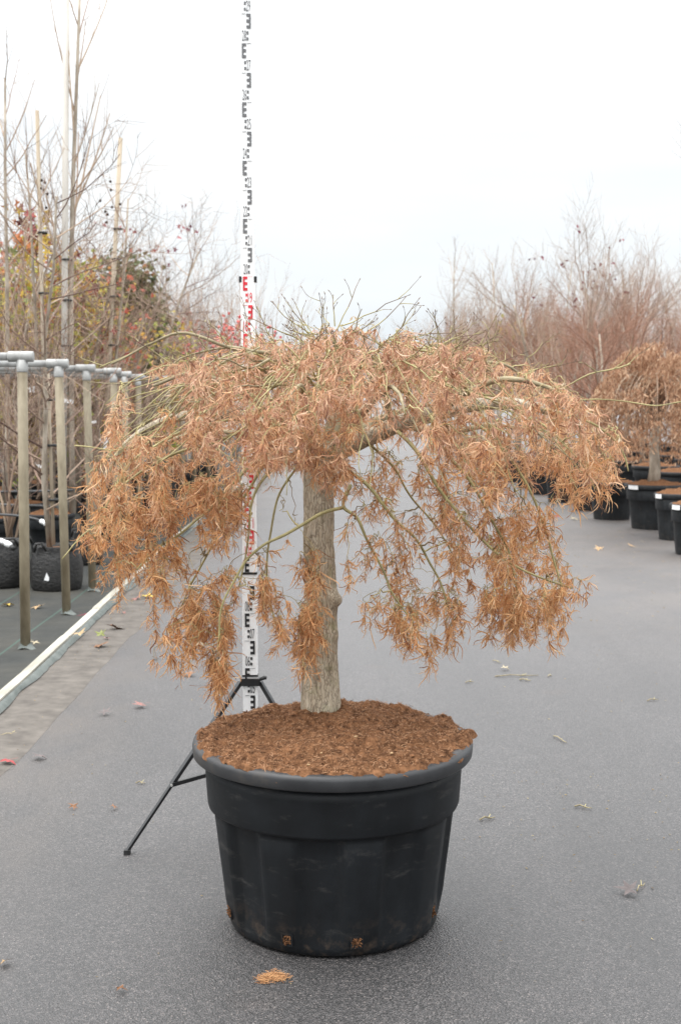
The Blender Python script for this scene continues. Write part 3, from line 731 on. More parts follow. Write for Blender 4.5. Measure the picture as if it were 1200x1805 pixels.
# bare shoots that stand up out of the crown
shoots = MB(); tips = MB()
top_nodes = [p for p, r in kd_nodes if p.z > 1.63]
def shoot(p, d, L, r0=.0024, child=True):
    pts = [p]; dd = d.normalized(); n = 6
    for k in range(n):
        dd = (dd + Vector((rnd.gauss(0, .13), rnd.gauss(0, .13), rnd.gauss(.02, .12)))).normalized(); pts.append(pts[-1] + dd * L / n)
        if child and k in (2, 3, 4) and rnd.random() < .75:
            shoot(pts[-1], dd + Vector((rnd.gauss(0, .6), rnd.gauss(0, .6), rnd.gauss(.15, .35))), L * rnd.uniform(.25, .5), r0 * .6, False)
    rr = [r0 * (1 - .62 * k / n) for k in range(n + 1)]
    shoots.tube([tl(q) for q in pts[:4]], rr[:4], 5, False); tips.tube([tl(q) for q in pts[3:]], rr[3:], 5, False)
    e = pts[-1]; tips.tube([tl(e - dd * .003), tl(e), tl(e + dd * .005)], [.0009, .0014, .0006], 5)
for i in range(190):
    p = rnd.choice(top_nodes); rad = Vector((p.x, p.y - 3.92, 0))
    shoot(p, rad.normalized() * rnd.uniform(.3, 1.2) + Vector((rnd.gauss(0, .5), rnd.gauss(0, .5), rnd.uniform(.15, .75))), rnd.uniform(.05, .14), .0017)
for a_, d_, L in [((590, 590, 3.95), (.45, 0, .75), .26), ((600, 575, 3.95), (1, 0, .25), .33), ((560, 590, 3.9), (-.9, 0, .35), .24), ((530, 600, 3.85), (-1, -.1, .3), .26), ((590, 575, 3.9), (-.1, 0, 1), .14), ((640, 590, 3.9), (1, .1, .45), .24),
                  ((480, 600, 3.85), (-.3, 0, 1), .15), ((700, 600, 3.9), (1, 0, .2), .28), ((400, 605, 3.84), (-.6, 0, .8), .15), ((820, 628, 3.82), (1, 0, .5), .22), ((930, 655, 3.84), (1, 0, .45), .2), ((300, 640, 3.84), (-1, 0, .3), .22), ((560, 605, 3.9), (-.6, 0, .7), .2)]:
    shoot(P(*a_), Vector(d_), L * .72, .0022)
shoots.build('shoot', Gs, tree, True)['kind'] = 'stuff'
tips.build('shoot_tip', M['dark_twig'], tree, True)['kind'] = 'stuff'

# place the leaves: the 300 nearest the camera are objects, the rest one mesh
place = []
leaf_spots = [q for q in leaf_spots if kept(q[1] - Vector((0, 0, .03)))]
for base, p in leaf_spots:
    k = rnd.randrange(len(TEMPL)); s_ = rnd.uniform(.55, 1.3)
    Mx = Matrix.Rotation(rnd.uniform(0, 6.283), 3, 'Z') @ Matrix.Rotation(rnd.gauss(0, .38), 3, 'X') @ Matrix.Rotation(rnd.gauss(0, .38), 3, 'Y')
    bl = max(0, min(1, (p.z - 1.22) / .42 + rnd.gauss(0, .32)))
    place.append((p, k, s_, Mx, bl, base))
place.sort(key=lambda q: q[0].y)
def bleach_attr(me, vals):
    at = me.attributes.new('bleach', 'FLOAT', 'POINT'); at.data.foreach_set('value', np.asarray(vals, np.float32))
bins = {}
for p, k, s_, Mx, bl, base in place[:300]:
    key = (k, round(bl * 3))
    if key not in bins:
        mb = MB(); mb.add(*TEMPL[k]); me = mb.mesh('leaf', M['dry_leaf']); bleach_attr(me, [key[1] / 3] * len(TEMPL[k][0])); bins[key] = me
    o = link('leaf', bins[key], tree, None, tl(p)); o.rotation_euler = Mx.to_euler(); o.scale = (s_, s_, s_)
fo = MB(); bl_all = []; pet = MB()
for p, k, s_, Mx, bl, base in place[300:]:
    V, F = TEMPL[k]; A_ = np.array(Mx) * s_
    fo.add(V @ A_.T + np.array(tl(p)), F); bl_all.extend([bl] * len(V))
for p, k, s_, Mx, bl, base in place:
    pts = [tl(base), tl(base.lerp(p, .5)) + Vector((0, 0, .004)), tl(p)]
    pet.tube(pts, [.0007, .0006, .0006], 3, False)
me = fo.mesh('foliage', M['dry_leaf']); bleach_attr(me, bl_all)
link('foliage', me, tree)['kind'] = 'stuff'
twigs.build('twig', M['twig'], tree, True)['kind'] = 'stuff'
pet.build('petiole', M['twig'], tree)['kind'] = 'stuff'
sm = MB()
for i in range(210):
    p = rnd.choice(clumps); 
    if p.z < 1.2 and rnd.random() < .7: continue
    c0 = tl(p) + Vector((rnd.gauss(0, .02), rnd.gauss(0, .02), rnd.gauss(0, .015))); L = rnd.uniform(.012, .022)
    for sgn in (-1, 1):
        d = Vector((sgn * rnd.uniform(.2, .8), rnd.gauss(0, .3), -rnd.uniform(.5, 1))).normalized() * L; s_ = d.cross(Vector((rnd.gauss(0, 1), 1, .1))).normalized() * L * .2
        sm.add([c0, c0 + d * .5 + s_, c0 + d, c0 + d * .55 - s_ * .8], [(0, 1, 2, 3)])
sm.build('seed_wing', M['samara'], tree)['kind'] = 'stuff'

# ------------------------------------------------------------------ levelling staff on its tripod
SX, SY = -.3265, 4.56
staff = empty('levelling_staff', (SX, SY, 0), 0, 'white telescopic measuring staff with black and red decimetre marks behind the tree', 'measuring staff')
SEC = [(0, .945, .0485, .028, 0), (.945, 1.99, .0455, .023, .0022), (1.99, 3.3, .0425, .018, .0045)]
for z0, z1, wd, dp, back in SEC:
    mb = MB(); hw, hd = wd / 2, dp / 2
    yb = .006
    mb.box((0, yb, (z0 + z1) / 2), (hw - .0015, hd, (z1 - z0) / 2))
    for sx_ in (-1, 1): mb.box((sx_ * hw, yb, (z0 + z1) / 2), (.0022, hd + .001, (z1 - z0) / 2 - .001))
    mb.build('staff_section', M['white_staff'], staff)
for z, wd in ((.945, .0485), (1.99, .046)):
    if z < 1:
        mb = MB(); mb.box((0, .006, z), (wd / 2 + .003, .017, .004)); mb.build('collar', M['black_metal'], staff)
    else:
        for sx_ in (-1, 1):
            mb = MB(); mb.box((sx_ * (wd / 2 + .0035), .006, z), (.0045, .014, .010)); mb.build('latch', M['black_metal'], staff)
mb = MB(); mb.box((0, .006, .572), (.0285, .020, .0030)); mb.build('collar', M['black_metal'], staff)
_txt = {}
def text_mesh(s_):
    cu = bpy.data.curves.new('number', 'FONT'); cu.body = s_; cu.size = 1; cu.resolution_u = 3
    o = bpy.data.objects.new('number', cu); COL.objects.link(o)
    dg = bpy.context.evaluated_depsgraph_get(); me = bpy.data.meshes.new_from_object(o.evaluated_get(dg))
    bpy.data.objects.remove(o); bpy.data.curves.remove(cu)
    co_ = np.zeros(len(me.vertices) * 3); me.vertices.foreach_get('co', co_); co_ = co_.reshape(-1, 3)
    mn, mxx = co_.min(0), co_.max(0); co_ = (co_ - mn) / (mxx - mn + 1e-9); co_[:, 2] = 0
    return me, co_
for N in range(1, 33):
    z = N * .1
    sec = [q for q in SEC if q[0] <= z - .05 < q[1]][0]; wd = sec[2]; yf = .006 - sec[3] / 2 - .0016
    ink = M['ink_red'] if 10 < N <= 20 else M['ink_black_glare'] if N > 20 else M['ink_black']
    side = -1 if N % 2 == 0 else 1          # even decimetres carry their E on the left
    mb = MB(); s_ = wd / .0485
    def rect(x0, x1, za, zb):
        if side > 0: x0, x1 = -x1, -x0
        mb.box(((x0 + x1) / 2, yf, (za + zb) / 2), ((x1 - x0) / 2, .0006, (zb - za) / 2))
    rect(-.0175 * s_, -.0115 * s_, z - .05, z - .0004)
    for zz in (0, .02, .04): rect(-.0115 * s_, -.0012 * s_, z - zz - .0100, z - zz - .0004 * (zz == 0))
    for zz in (.06, .08): rect(-.0085 * s_, -.0012 * s_, z - zz - .0098, z - zz)
    rect(.002 * s_, .018 * s_, z - .0012, z - .0002)
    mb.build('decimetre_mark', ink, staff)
    n_ = N - 1
    if n_ >= 3:
        me, co_ = text_mesh('%02d' % n_); x0, x1 = (.0005, .0165) if side < 0 else (-.0165, -.0005)
        co2 = np.zeros_like(co_); co2[:, 0] = (x0 + (x1 - x0) * co_[:, 0]) * s_; co2[:, 2] = z - .0925 + .0365 * co_[:, 1]; co2[:, 1] = yf
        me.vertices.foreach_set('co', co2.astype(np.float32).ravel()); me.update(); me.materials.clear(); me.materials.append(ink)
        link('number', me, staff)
tri = empty('tripod', (SX, SY, 0), 0, 'black folding tripod holding the measuring staff upright behind the pot', 'tripod')
hub = Vector((0, .006, .545))
mb = MB(); mb.box((0, -.012, .548), (.034, .004, .013)); mb.box((0, .030, .548), (.034, .004, .013))
for sx_ in (-1, 1): mb.box((sx_ * .032, .009, .548), (.004, .0168, .013))
mb.build('clamp', M['black_metal'], tri)
mb = MB(); mb.tube([(.036, -.01, .558), (.052, -.012, .566), (.060, -.012, .564)], [.006, .0075, .006], 8); mb.build('clamp_knob', M['black'], tri, True)
for q, (fx, fy) in enumerate((( -.410, -.26), (.36, -.10), (.02, .46))):
    hp = Vector((-.036 if q == 0 else .036 if q == 1 else 0, .006 if q < 2 else .036, .545)); foot = Vector((fx, fy, .012))
    mb = MB(); mid = hp.lerp(foot, .62)
    mb.bar(hp, mid, .018, .013); mb.bar(mid - (foot - hp).normalized() * .02, foot, .0135, .0095)
    lg = mb.build('leg', M['black_metal'], tri)
    mb = MB(); mb.box(foot + Vector((0, 0, -.004)), (.011, .011, .008)); mb.build('rubber_foot', M['black'], lg)
    a = hp.lerp(foot, .615); b = Vector((0, .015, .245))
    mb = MB(); mb.bar(a + Vector((0, -.012, 0)), b, .010, .014); mb.build('brace', M['black_metal'], tri)
    mb = MB(); mb.tube([a + Vector((0, -.020, 0)), a + Vector((0, .012, 0))], .0045, 8); mb.build('pivot_bolt', M['galv'], tri)
mb = MB(); mb.tube([(0, .024, .10), (0, .024, .26)], .012, 10); mb.build('centre_tube', M['black_metal'], tri)

# ------------------------------------------------------------------ tree-support frames on the left
def frame(x, y, h, name_label, rail_l=5.6, lean=0):
    t = empty('support_frame', (x, y, 0), 0, name_label, 'frame', 'pipe frames along the left bed')
    mb = MB(); mb.tube([(0, 0, 0), (lean * .5, 0, h * .5), (lean, 0, h - .03)], .031, 14); mb.build('post', M['post'], t, True)
    mb = MB(); mb.tube([(lean - .05, 0, h), (lean - rail_l, 0, h)], .025, 12); mb.build('rail', M['galv'], t, True)
    mb = MB(); mb.tube([(lean, 0, h - .095), (lean, 0, h - .09), (lean, 0, h - .02)], [.032, .0345, .0345], 14); mb.tube([(lean - .085, 0, h), (lean - .082, 0, h), (lean + .068, 0, h), (lean + .07, 0, h)], [.029, .0335, .0335, .029], 14)
    mb.build('tee_fitting', M['galv'], t, True)
    mb = MB(); mb.tube([(lean - rail_l, 0, 0), (lean - rail_l, 0, h)], .031, 10); mb.build('post', M['post'], t, True)
    mb = MB(); V = [(.0, -.03, .004)]                                    # torn flap of ground fabric round the foot
    n = 14
    for i in range(n):
        a = 2 * math.pi * i / n; r = .045 + .03 * noise.noise((x + i * .7, y, 0)) + (.055 if abs(a - 5.6) < .5 else 0)
        V.append((math.cos(a) * r, math.sin(a) * r, .030 + .006 * math.sin(a * 3)))
    for i in range(n):
        a = 2 * math.pi * i / n; V.append((math.cos(a) * .030, math.sin(a) * .030, .055 + .01 * math.sin(i)))
    F = [(1 + i, 1 + (i + 1) % n, 1 + n + (i + 1) % n, 1 + n + i) for i in range(n)]
    mb.add(V, F); mb.build('fabric_collar', M['flap'], t, True)
    return t
ORD = ['nearest', 'second nearest', 'third nearest', 'fourth nearest', 'fifth nearest', 'sixth nearest', 'seventh nearest', 'eighth nearest', 'ninth nearest', 'tenth nearest']
for i, (x, y, h, ln) in enumerate([(-1.965, 7.87, 1.835, .018), (-1.985, 9.17, 1.83, -.025), (-2.015, 10.3, 1.825, -.02), (-2.03, 11.55, 1.83, -.01), (-2.16, 12.85, 1.83, 0), (-2.22, 14.1, 1.83, 0), (-2.10, 15.6, 1.84, 0), (-2.12, 17.1, 1.84, 0), (-2.15, 18.8, 1.84, 0), (-2.15, 20.8, 1.84, 0)]):
    frame(x, y, h, 'algae stained pipe post with grey tee and rail, %s of the row left' % ORD[i], 5.6, ln)

# ------------------------------------------------------------------ bare trees
def grow(mbT, mbB, q, p, d, L, r, lvl, o, path=None):
    n = 5 if lvl < 2 else 4
    pts = [p]; dd = Vector(d).normalized()
    for k in range(n):
        dd = (dd + Vector((q.gauss(0, o['wig']), q.gauss(0, o['wig']), q.gauss(o['up'], o['wig'] * .6)))).normalized()
        pts.append(pts[-1] + dd * (L / n))
    r1 = r * (.45 if lvl else .35)
    rr = [r + (r1 - r) * k / n for k in range(n + 1)]
    (mbT if lvl == 0 else mbB).tube(pts, rr, 7 if lvl == 0 else (4 if lvl == 1 else 3), lvl == 0)
    if lvl >= o['levels']:
        o['ends'].append(pts[-1]); o['ends'].append(pts[2]); return
    m = o['kids'][lvl]
    for i in range(m):
        t = (o['clear'] if lvl == 0 else .18) + (1 - (o['clear'] if lvl == 0 else .18)) * (i + q.random()) / m
        s_ = min(t, .99) * n; k = int(s_); base = pts[k].lerp(pts[k + 1], s_ - k)
        ax = (pts[k + 1] - pts[k]).normalized(); a = q.uniform(0, 6.283)
        per = ax.cross(Vector((math.cos(a), math.sin(a), .13))).normalized()
        ang = R(q.gauss(o['ang'][lvl], 9)); nd_ = ax * math.cos(ang) + per * math.sin(ang)
        grow(mbT, mbB, q, base, nd_, L * q.uniform(*o['len'][lvl]) * (1.15 - .5 * t if lvl == 0 else 1), max(o['rmin'], r * .40 * (1 - .5 * t)), lvl + 1, o)
def bare_tree(seed, h, r, clear, kids, ang, len_, wig=.09, up=.04, levels=None, rmin=.0028, mats=('pale_trunk', 'bare'), stems=1):
    q = random.Random(seed); T, Bm = MB(), MB()
    o = dict(wig=wig, up=up, levels=levels or len(kids), kids=kids, ang=ang, len=len_, clear=clear, rmin=rmin, ends=[])
    for s_ in range(stems):
        d = Vector((0, 0, 1)) if stems == 1 else Vector((q.gauss(0, .22), q.gauss(0, .22), 1))
        grow(T, Bm, q, Vector((q.gauss(0, .04) * (stems > 1), q.gauss(0, .04) * (stems > 1), 0)), d, h * q.uniform(.85, 1), r, 0, dict(o, wig=wig * .35, ends=o['ends']) if False else o)
    return T.mesh('trunk', M[mats[0]], True), Bm.mesh('branches', M[mats[1]]), o['ends']
TEM = {
 'broad': [bare_tree(21 + i, 3.5, .055, .34, (17, 9, 6), (46, 40, 38), ((.42, .62), (.38, .6), (.35, .6)), .10, .05, mats=('pale_trunk', 'bare_red')) for i in range(3)],
 'vase': [bare_tree(41 + i, 4.2, .05, .30, (17, 9, 5), (30, 32, 34), ((.45, .65), (.35, .55), (.35, .55)), .09, .07, mats=('pale_trunk', 'bare_pale')) for i in range(3)],
 'feather': [bare_tree(61 + i, 3.2, .028, .10, (28, 8, 3), (58, 42, 38), ((.25, .42), (.35, .6), (.4, .6)), .12, .05, rmin=.0022, mats=('pale_trunk', 'bare_dark')) for i in range(3)],
 'shrub': [bare_tree(81 + i, 2.3, .016, .12, (11, 5, 3), (32, 34, 36), ((.35, .6), (.4, .6), (.4, .6)), .12, .05, rmin=.0022, mats=('bare', 'bare_dark'), stems=6) for i in range(2)],
 'spindly': [bare_tree(101 + i, 4.6, .032, .30, (13, 4), (38, 38), ((.18, .36), (.3, .55)), .07, .09, rmin=.003) for i in range(2)],
 'pole': [bare_tree(141, 4.6, .030, .38, (15, 4), (20, 24), ((.16, .34), (.3, .55)), .025, .10, rmin=.003)],
 'whip': [bare_tree(121 + i, 2.6, .010, .2, (9, 3), (24, 28), ((.3, .5), (.3, .5)), .08, .08, rmin=.002, mats=('bare_pale', 'bare_pale'), stems=7) for i in range(2)],
}
def place_tree(kind, i, loc, rz, sc_, label, group, name='bare_tree', cat='tree'):
    t = empty(name, loc, rz, label, cat, group); t.scale = (sc_, sc_, sc_)
    T, Bm, ends = TEM[kind][i % len(TEM[kind])]
    link('trunk', T, t); link('branches', Bm, t)
    return t, ends

# ------------------------------------------------------------------ pots
def pot_meshes():
    W, Rm, So, Lb = [], [], [], []
    mb = MB(); mb.lathe([(.60, 0), (.79, 0), (.80, .02), (.86, .35), (.90, .64), (.95, .645), (.97, .66), (.98, .90), (.96, .905), (.90, .88)], 40,
                        fn=lambda r, z, a, i: r + (.012 * max(-1, min(1, 2 * math.sin(a * 8))) if z < .63 else 0)); W = mb.mesh('pot_wall', M['far_pot'], True)
    mb = MB(); mb.lathe([(.97, .895), (1.03, .89), (1.065, .915), (1.06, .975), (1.02, 1.0), (.96, .995), (.93, .94)], 40); Rm = mb.mesh('pot_rim', M['far_pot'], True)
    mb = MB(); V = []; nr, na = 12, 40
    for i in range(nr + 1):
        for j in range(na):
            a = 2 * math.pi * j / na; r = .98 * i / nr; x, y_ = r * math.cos(a), r * math.sin(a)
            V.append((x, y_, .97 + .11 * (1 - (r / .98) ** 2) + .05 * noise.noise((x * 3, y_ * 3, 0)) + .04 * noise.noise((x * 8, y_ * 8, 3))))
    mb.add(V, [(i * na + j, i * na + (j + 1) % na, (i + 1) * na + (j + 1) % na, (i + 1) * na + j) for i in range(nr) for j in range(na)]); So = mb.mesh('soil', M['coir'], True)
    mb = MB(); V = []
    for i in range(7):
        a = (i / 6 - .5) * .42
        for z in (.895, .985): V.append((1.072 * math.cos(a), 1.072 * math.sin(a), z))
    mb.add(V, [(2 * i, 2 * i + 2, 2 * i + 3, 2 * i + 1) for i in range(6)]); Lb = mb.mesh('label_strip', M['white'])
    return W, Rm, So, Lb
PW, PR, PS, PL = pot_meshes()
def pot(x, y, r, h, label, group, stick=None, rz=0):
    t = empty('plant_pot', (x, y, 0), rz, label, 'pot', group); t.scale = (r, r, h)
    link('pot_wall', PW, t); link('pot_rim', PR, t); link('soil', PS, t)
    if stick is not None: link('label_strip', PL, t, None, None, (0, 0, stick - rz))
    return t
RG = 'black pots in the rows on the right'
RIGHT = [(3.66, 13.05, .27, .52, 'weathered grey-black pot with white label, nearest on the right edge', -2.7), (3.82, 14.45, .25, .53, 'black pot with white label between the nearest pot and the widest one', -2.75),
         (3.90, 15.75, .37, .55, 'wide black pot with white label under the brown weeping tree', -2.6), (3.62, 17.0, .30, .50, 'black pot just behind and left of the wide labelled pot', None),
         (3.62, 18.4, .30, .50, 'black pot third behind the wide labelled pot in the front row', None), (3.50, 19.9, .32, .50, 'black pot behind the crown edge, leftmost fully visible on the right', None)]
for x, y, r, h, lb, st in RIGHT: pot(x, y, r, h, lb, RG, st)
ordn = ['first', 'second', 'third', 'fourth', 'fifth', 'sixth', 'seventh', 'eighth', 'ninth', 'tenth', 'eleventh', 'twelfth', 'thirteenth', 'fourteenth', 'fifteenth']
yy = 21.6; i = 0
while yy < 36:
    pot(3.45 + rnd.uniform(-.06, .06), yy, .31, .5, 'far black pot, %s in the right row beyond the near ones' % ordn[i], RG); yy += 1.6 + i * .12; i += 1
for j, (xr, y0) in enumerate(((5.0, 18.6), (6.3, 21.0), (7.7, 24.2))):
    for i in range(7):
        pot(xr + rnd.uniform(-.1, .1), y0 + i * 1.75, .36, .55, 'black pot in row %s on the right, %s from the front' % (('two', 'three', 'four')[j], ordn[i]), RG)

# right-hand trees
TG = 'bare trees in the rows on the right'
kinds = ['broad', 'vase', 'broad', 'broad', 'vase']
words = {'broad': 'reddish broad-crowned bare tree', 'vase': 'pale upright bare tree'}
i = 0
for j, (xr, y0, n, dy) in enumerate(((3.66, 17.0, 13, 1.8), (5.0, 18.6, 13, 2.0), (6.3, 21.0, 11, 2.2), (7.7, 24.2, 10, 2.6), (9.3, 27.5, 9, 3.2), (11.2, 32, 8, 3.8), (13.5, 36, 8, 4.4))):
    for k in range(n):
        kd_ = kinds[(i * 3 + j) % 5]; y = y0 + k * dy
        sc_ = rnd.uniform(.60, .82) * (1 + max(0, y - 20) * .009) * (.85 if y < 19 else 1)
        place_tree(kd_, rnd.randrange(3), (xr + rnd.uniform(-.15, .15), y + rnd.uniform(-.3, .3), .5 if y < 36 else 0), rnd.uniform(0, 6.28), sc_,
                   '%s in row %s right of lane, %s from front' % (words[kd_], ('one', 'two', 'three', 'four', 'five', 'six', 'seven')[j], ordn[k]), TG)
        i += 1
for q in range(9):
    kd_ = ('broad', 'vase', 'broad')[q % 3]
    place_tree(kd_, q, (4.5 + .4 * (q % 4), 37 + q * 3.1, 0), q * 1.3, rnd.uniform(.9, 1.1), 'tall far %s left of the right-hand rows, %s from front' % (words[kd_].replace('bare tree', 'tree'), ordn[q]), TG)
for q, (px, Y, sc_) in enumerate(((790, 30, 1.0), (835, 27, .88), (880, 33, 1.05), (945, 29, .92), (985, 35, 1.1), (1040, 26, .80), (1100, 30, .92), (1150, 27, .85))):
    place_tree('spindly', q, (P(px, 800, Y).x, Y, .3), q * 1.9, sc_, 'slender sparse tree rising above the right-hand mass, %s from the left' % ordn[q], TG)
# tall thin tree at the right edge
t, e_ = place_tree('spindly', 0, (5.55, 20.6, .5), 1.2, 1.12, 'tall sparse bare tree rising alone at the right edge', None)
t, e_ = place_tree('vase', 1, (4.55, 21.4, .5), .4, .82, 'bare tree keeping dark red-brown leaves on its topmost twigs', None)
mb = MB()
for p in rnd.sample([q for q in e_ if q.z > 3.2], min(24, len([q for q in e_ if q.z > 3.2]))):
    for u in range(2):
        c0 = p + Vector((rnd.gauss(0, .05), rnd.gauss(0, .05), rnd.gauss(0, .05))); a = Vector((rnd.gauss(0, 1), rnd.gauss(0, 1), rnd.gauss(0, 1))).normalized() * .05; b = a.cross(Vector((rnd.random(), 1, .3))).normalized() * .022
        mb.add([c0 - a, c0 + b, c0 + a, c0 - b], [(0, 1, 2, 3)])
mb.build('foliage', M['leaf_dark_red'], t)['kind'] = 'stuff'

# brown weeping tree in the wide pot on the right, and a second one beyond it
def weeping(x, y, z0, h_cl, rx, rz_, n, label, seed):
    q = random.Random(seed); t = empty('weeping_maple', (x, y, z0), 0, label, 'tree')
    mb = MB(); mb.tube([(0, 0, -.05), (.02, 0, .2), (.0, .02, .45), (.03, 0, h_cl)], [.085, .07, .062, .07], 12); mb.build('trunk', M['pale_trunk'], t, True)
    Bm = MB(); fo_ = MB()
    for k in range(60):
        a = q.uniform(0, 6.28); r = rx * q.uniform(.5, 1); top = h_cl + rz_ * q.uniform(.35, .68)
        pts = spline([(0, 0, h_cl - .08), (math.cos(a) * r * .35, math.sin(a) * r * .35, top), (math.cos(a) * r * .7, math.sin(a) * r * .7, top - .16), (math.cos(a) * r * .85, math.sin(a) * r * .85, h_cl - .35 * q.random())], 4)
        Bm.tube(pts, [.015 - .013 * i / 12 for i in range(13)], 4, False)
    for k in range(n):
        a = q.uniform(0, 6.28); u = q.random() ** .5; r = rx * u
        top = h_cl + rz_ * (1 - u ** 2.6) + .05 * noise.noise((math.cos(a) * 3 * u, math.sin(a) * 3 * u, seed)); lo = h_cl - .02 - .45 * max(0, u - .45) / .55
        z = top - abs(q.gauss(0, .32)) if q.random() < .6 else q.uniform(lo, top)
        if z < lo: continue
        c0 = Vector((r * math.cos(a), r * math.sin(a), z))
        if noise.noise(c0 * 4.5 + Vector((seed, 0, 0))) < -.10: continue
        d = Vector((q.gauss(0, .5), q.gauss(0, .5), -1)).normalized() * q.uniform(.035, .075); s_ = d.cross(Vector((q.gauss(0, 1), q.gauss(0, 1), .2))).normalized() * q.uniform(.004, .009)
        fo_.add([c0 - s_, c0 + s_, c0 + d * .6 + s_ + Vector((0, 0, 0)), c0 + d * .6 - s_, c0 + d + Vector((q.gauss(0, .01), q.gauss(0, .01), 0))], [(0, 1, 2, 3), (3, 2, 4)])
    Bm.build('branches', M['bare'], t); fo_.build('foliage', M['brown_foliage'], t)['kind'] = 'stuff'
weeping(3.86, 15.75, .55, .72, .92, 1.02, 26000, 'weeping tree with brown dried foliage in the wide right-hand pot', 3)
weeping(5.3, 17.4, .5, .9, .8, .9, 12000, 'second brown weeping tree cut by the right edge of the photo', 8)

# ------------------------------------------------------------------ left bed: root bags, pots, staked trees
def root_bag(x, y, r, h, label, seed):
    t = empty('root_bag', (x, y, .02), 0, label, 'grow bag')
    q = random.Random(seed)
    mb = MB(); mb.lathe([(.02, .0), (.92, 0), (1.0, .05), (1.03, .25), (1.02, .55), (.96, .82), (.86, .95), (.88, 1.02), (.84, 1.03), (.80, .93), (.60, .90), (.02, .93)], 56,
        fn=lambda rr, z, a, i: rr * (1 + .05 * noise.noise((math.cos(a) * 2.2, math.sin(a) * 2.2, z * 3 + seed)) + .022 * noise.noise((math.cos(a) * 3, math.sin(a) * 3, z * 18 + seed)) + (.06 * noise.noise((math.cos(a) * 7, math.sin(a) * 7, seed)) if z > .8 else 0)))
    o = mb.build('bag_wall', M['bag'], t, True); o.scale = (r, r, h)
    for a in (-2.1, -.9, .3):
        mb = MB(); c0 = Vector((math.cos(a) * r * .9, math.sin(a) * r * .9, h * .96)); pts = [c0 + Vector((-.05, 0, -.02)), c0 + Vector((-.03, -.01, .05)), c0 + Vector((.02, -.01, .055)), c0 + Vector((.05, 0, -.01))]
        mb.tube(pts, [.012, .014, .013, .012], 6); mb.build('handle', M['bag'], t, True)
    mb = MB(); V = []; 
    mb.lathe([(.01, h * .97), (r * .5, h * .96), (r * .84, h * .93)], 24); mb.build('soil', M['coir'], t, True)
    return t
b1 = root_bag(-2.34, 10.45, .205, .355, 'black fabric root bag with a white tag behind the second pipe post', 1)
mb = MB(); mb.add([(-.055, -.213, .10), (-.015, -.216, .095), (-.012, -.215, .12), (-.032, -.212, .165)], [(0, 1, 2, 3)]); mb.build('white_tag', M['white'], b1)
root_bag(-2.83, 10.65, .215, .375, 'black root bag cut by the left edge behind the nearest pipe post', 2)
root_bag(-2.42, 12.1, .15, .30, 'small black root bag half hidden behind the third pipe post', 3)
LP = [(-2.95, 12.95, .235, .43, 'black pot behind the two root bags, between the first two posts'), (-3.50, 12.6, .23, .42, 'black pot at the left edge behind the cut root bag'), (-2.72, 14.35, .22, .42, 'black pot behind the third pipe post, below the drooping leaves')]
for x, y, r, h, lb in LP: pot(x, y, r, h, lb, 'black pots in the left bed')
k = 0
for j, xr in enumerate((-2.75, -3.55, -4.4, -5.3)):
    for i in range(8):
        y = 15.9 + i * 1.45 + j * .3
        if j == 1 and i == 0: continue
        pot(xr + rnd.uniform(-.08, .08), y, .23, .42, 'left-bed black pot in column %s from the lane, %s from front' % (('one', 'two', 'three', 'four')[j], ordn[i]), 'black pots in the left bed')
for x, y, ln_ in ((-3.55, 14.2, 0), (-4.2, 14.9, 1)): pot(x, y, .25, .44, ('black pot left of the pot behind the third post', 'black pot under the tangle of branches at the far left')[ln_], 'black pots in the left bed')

def star_leaf(s_=1.0, seed=0):
    q = random.Random(seed); V = [(0, 0, 0)]; n = 5
    for i in range(2 * n + 1):
        a = -R(150) + R(300) * i / (2 * n)
        r = (.062 if i % 2 else .026) * (1.1 if i == 5 else .95) * q.uniform(.85, 1.1)
        V.append((math.sin(a) * r * s_, math.cos(a) * r * s_, (.014 if i % 2 else .0) * q.uniform(-1.2, 1.0) * s_))
    F = [(0, i, i + 1) for i in range(1, 2 * n + 1)]
    # stalk
    b = len(V); V += [(-.0012 * s_, 0, 0), (.0012 * s_, 0, 0), (.004 * s_, -.06 * s_, .006 * s_), (.002 * s_, -.06 * s_, .006 * s_)]; F.append((b, b + 1, b + 2, b + 3))
    mb = MB(); mb.add(V, F); return mb
STAR = {k: [star_leaf(1, hash(k) % 7 * 0 + i).mesh('leaf', M['leaf_' + k]) for i in range(3)] for k in LC}
def leaf_child(parent, loc, col, sc_=1.0):
    o = link('leaf', rnd.choice(STAR[col]), parent, None, loc, (R(90) + rnd.gauss(0, .6), rnd.gauss(0, .7), rnd.uniform(-1, 1))); o.scale = (sc_,) * 3; return o

def staked(name, loc, kind, i, sc_, rz, label, stake=None, cat='tree', ties=()):
    t, e_ = place_tree(kind, i, loc, rz, sc_, label, 'trees in the left bed', name, cat)
    if stake:
        a, b, r, m = stake
        mb = MB(); iv = 1 / sc_; ca, sa = math.cos(-rz), math.sin(-rz)
        def lo(p):
            d = Vector(p) - Vector(loc); return Vector((d.x * ca - d.y * sa, d.x * sa + d.y * ca, d.z)) * iv
        mb.tube([lo(a), lo(Vector(a).lerp(Vector(b), .5)), lo(b)], r * iv, 8); mb.build('stake', M[m], t, True)
        for f in ties:
            c0 = Vector(a).lerp(Vector(b), f); mb = MB(); pts = [lo(c0 + Vector((math.cos(u) * .045 + .02, math.sin(u) * .045, 0))) for u in np.linspace(0, 6.0, 9)]
            mb.tube(pts, .011 * iv, 5); mb.build('tie', M['black'], t, True)
    return t, e_
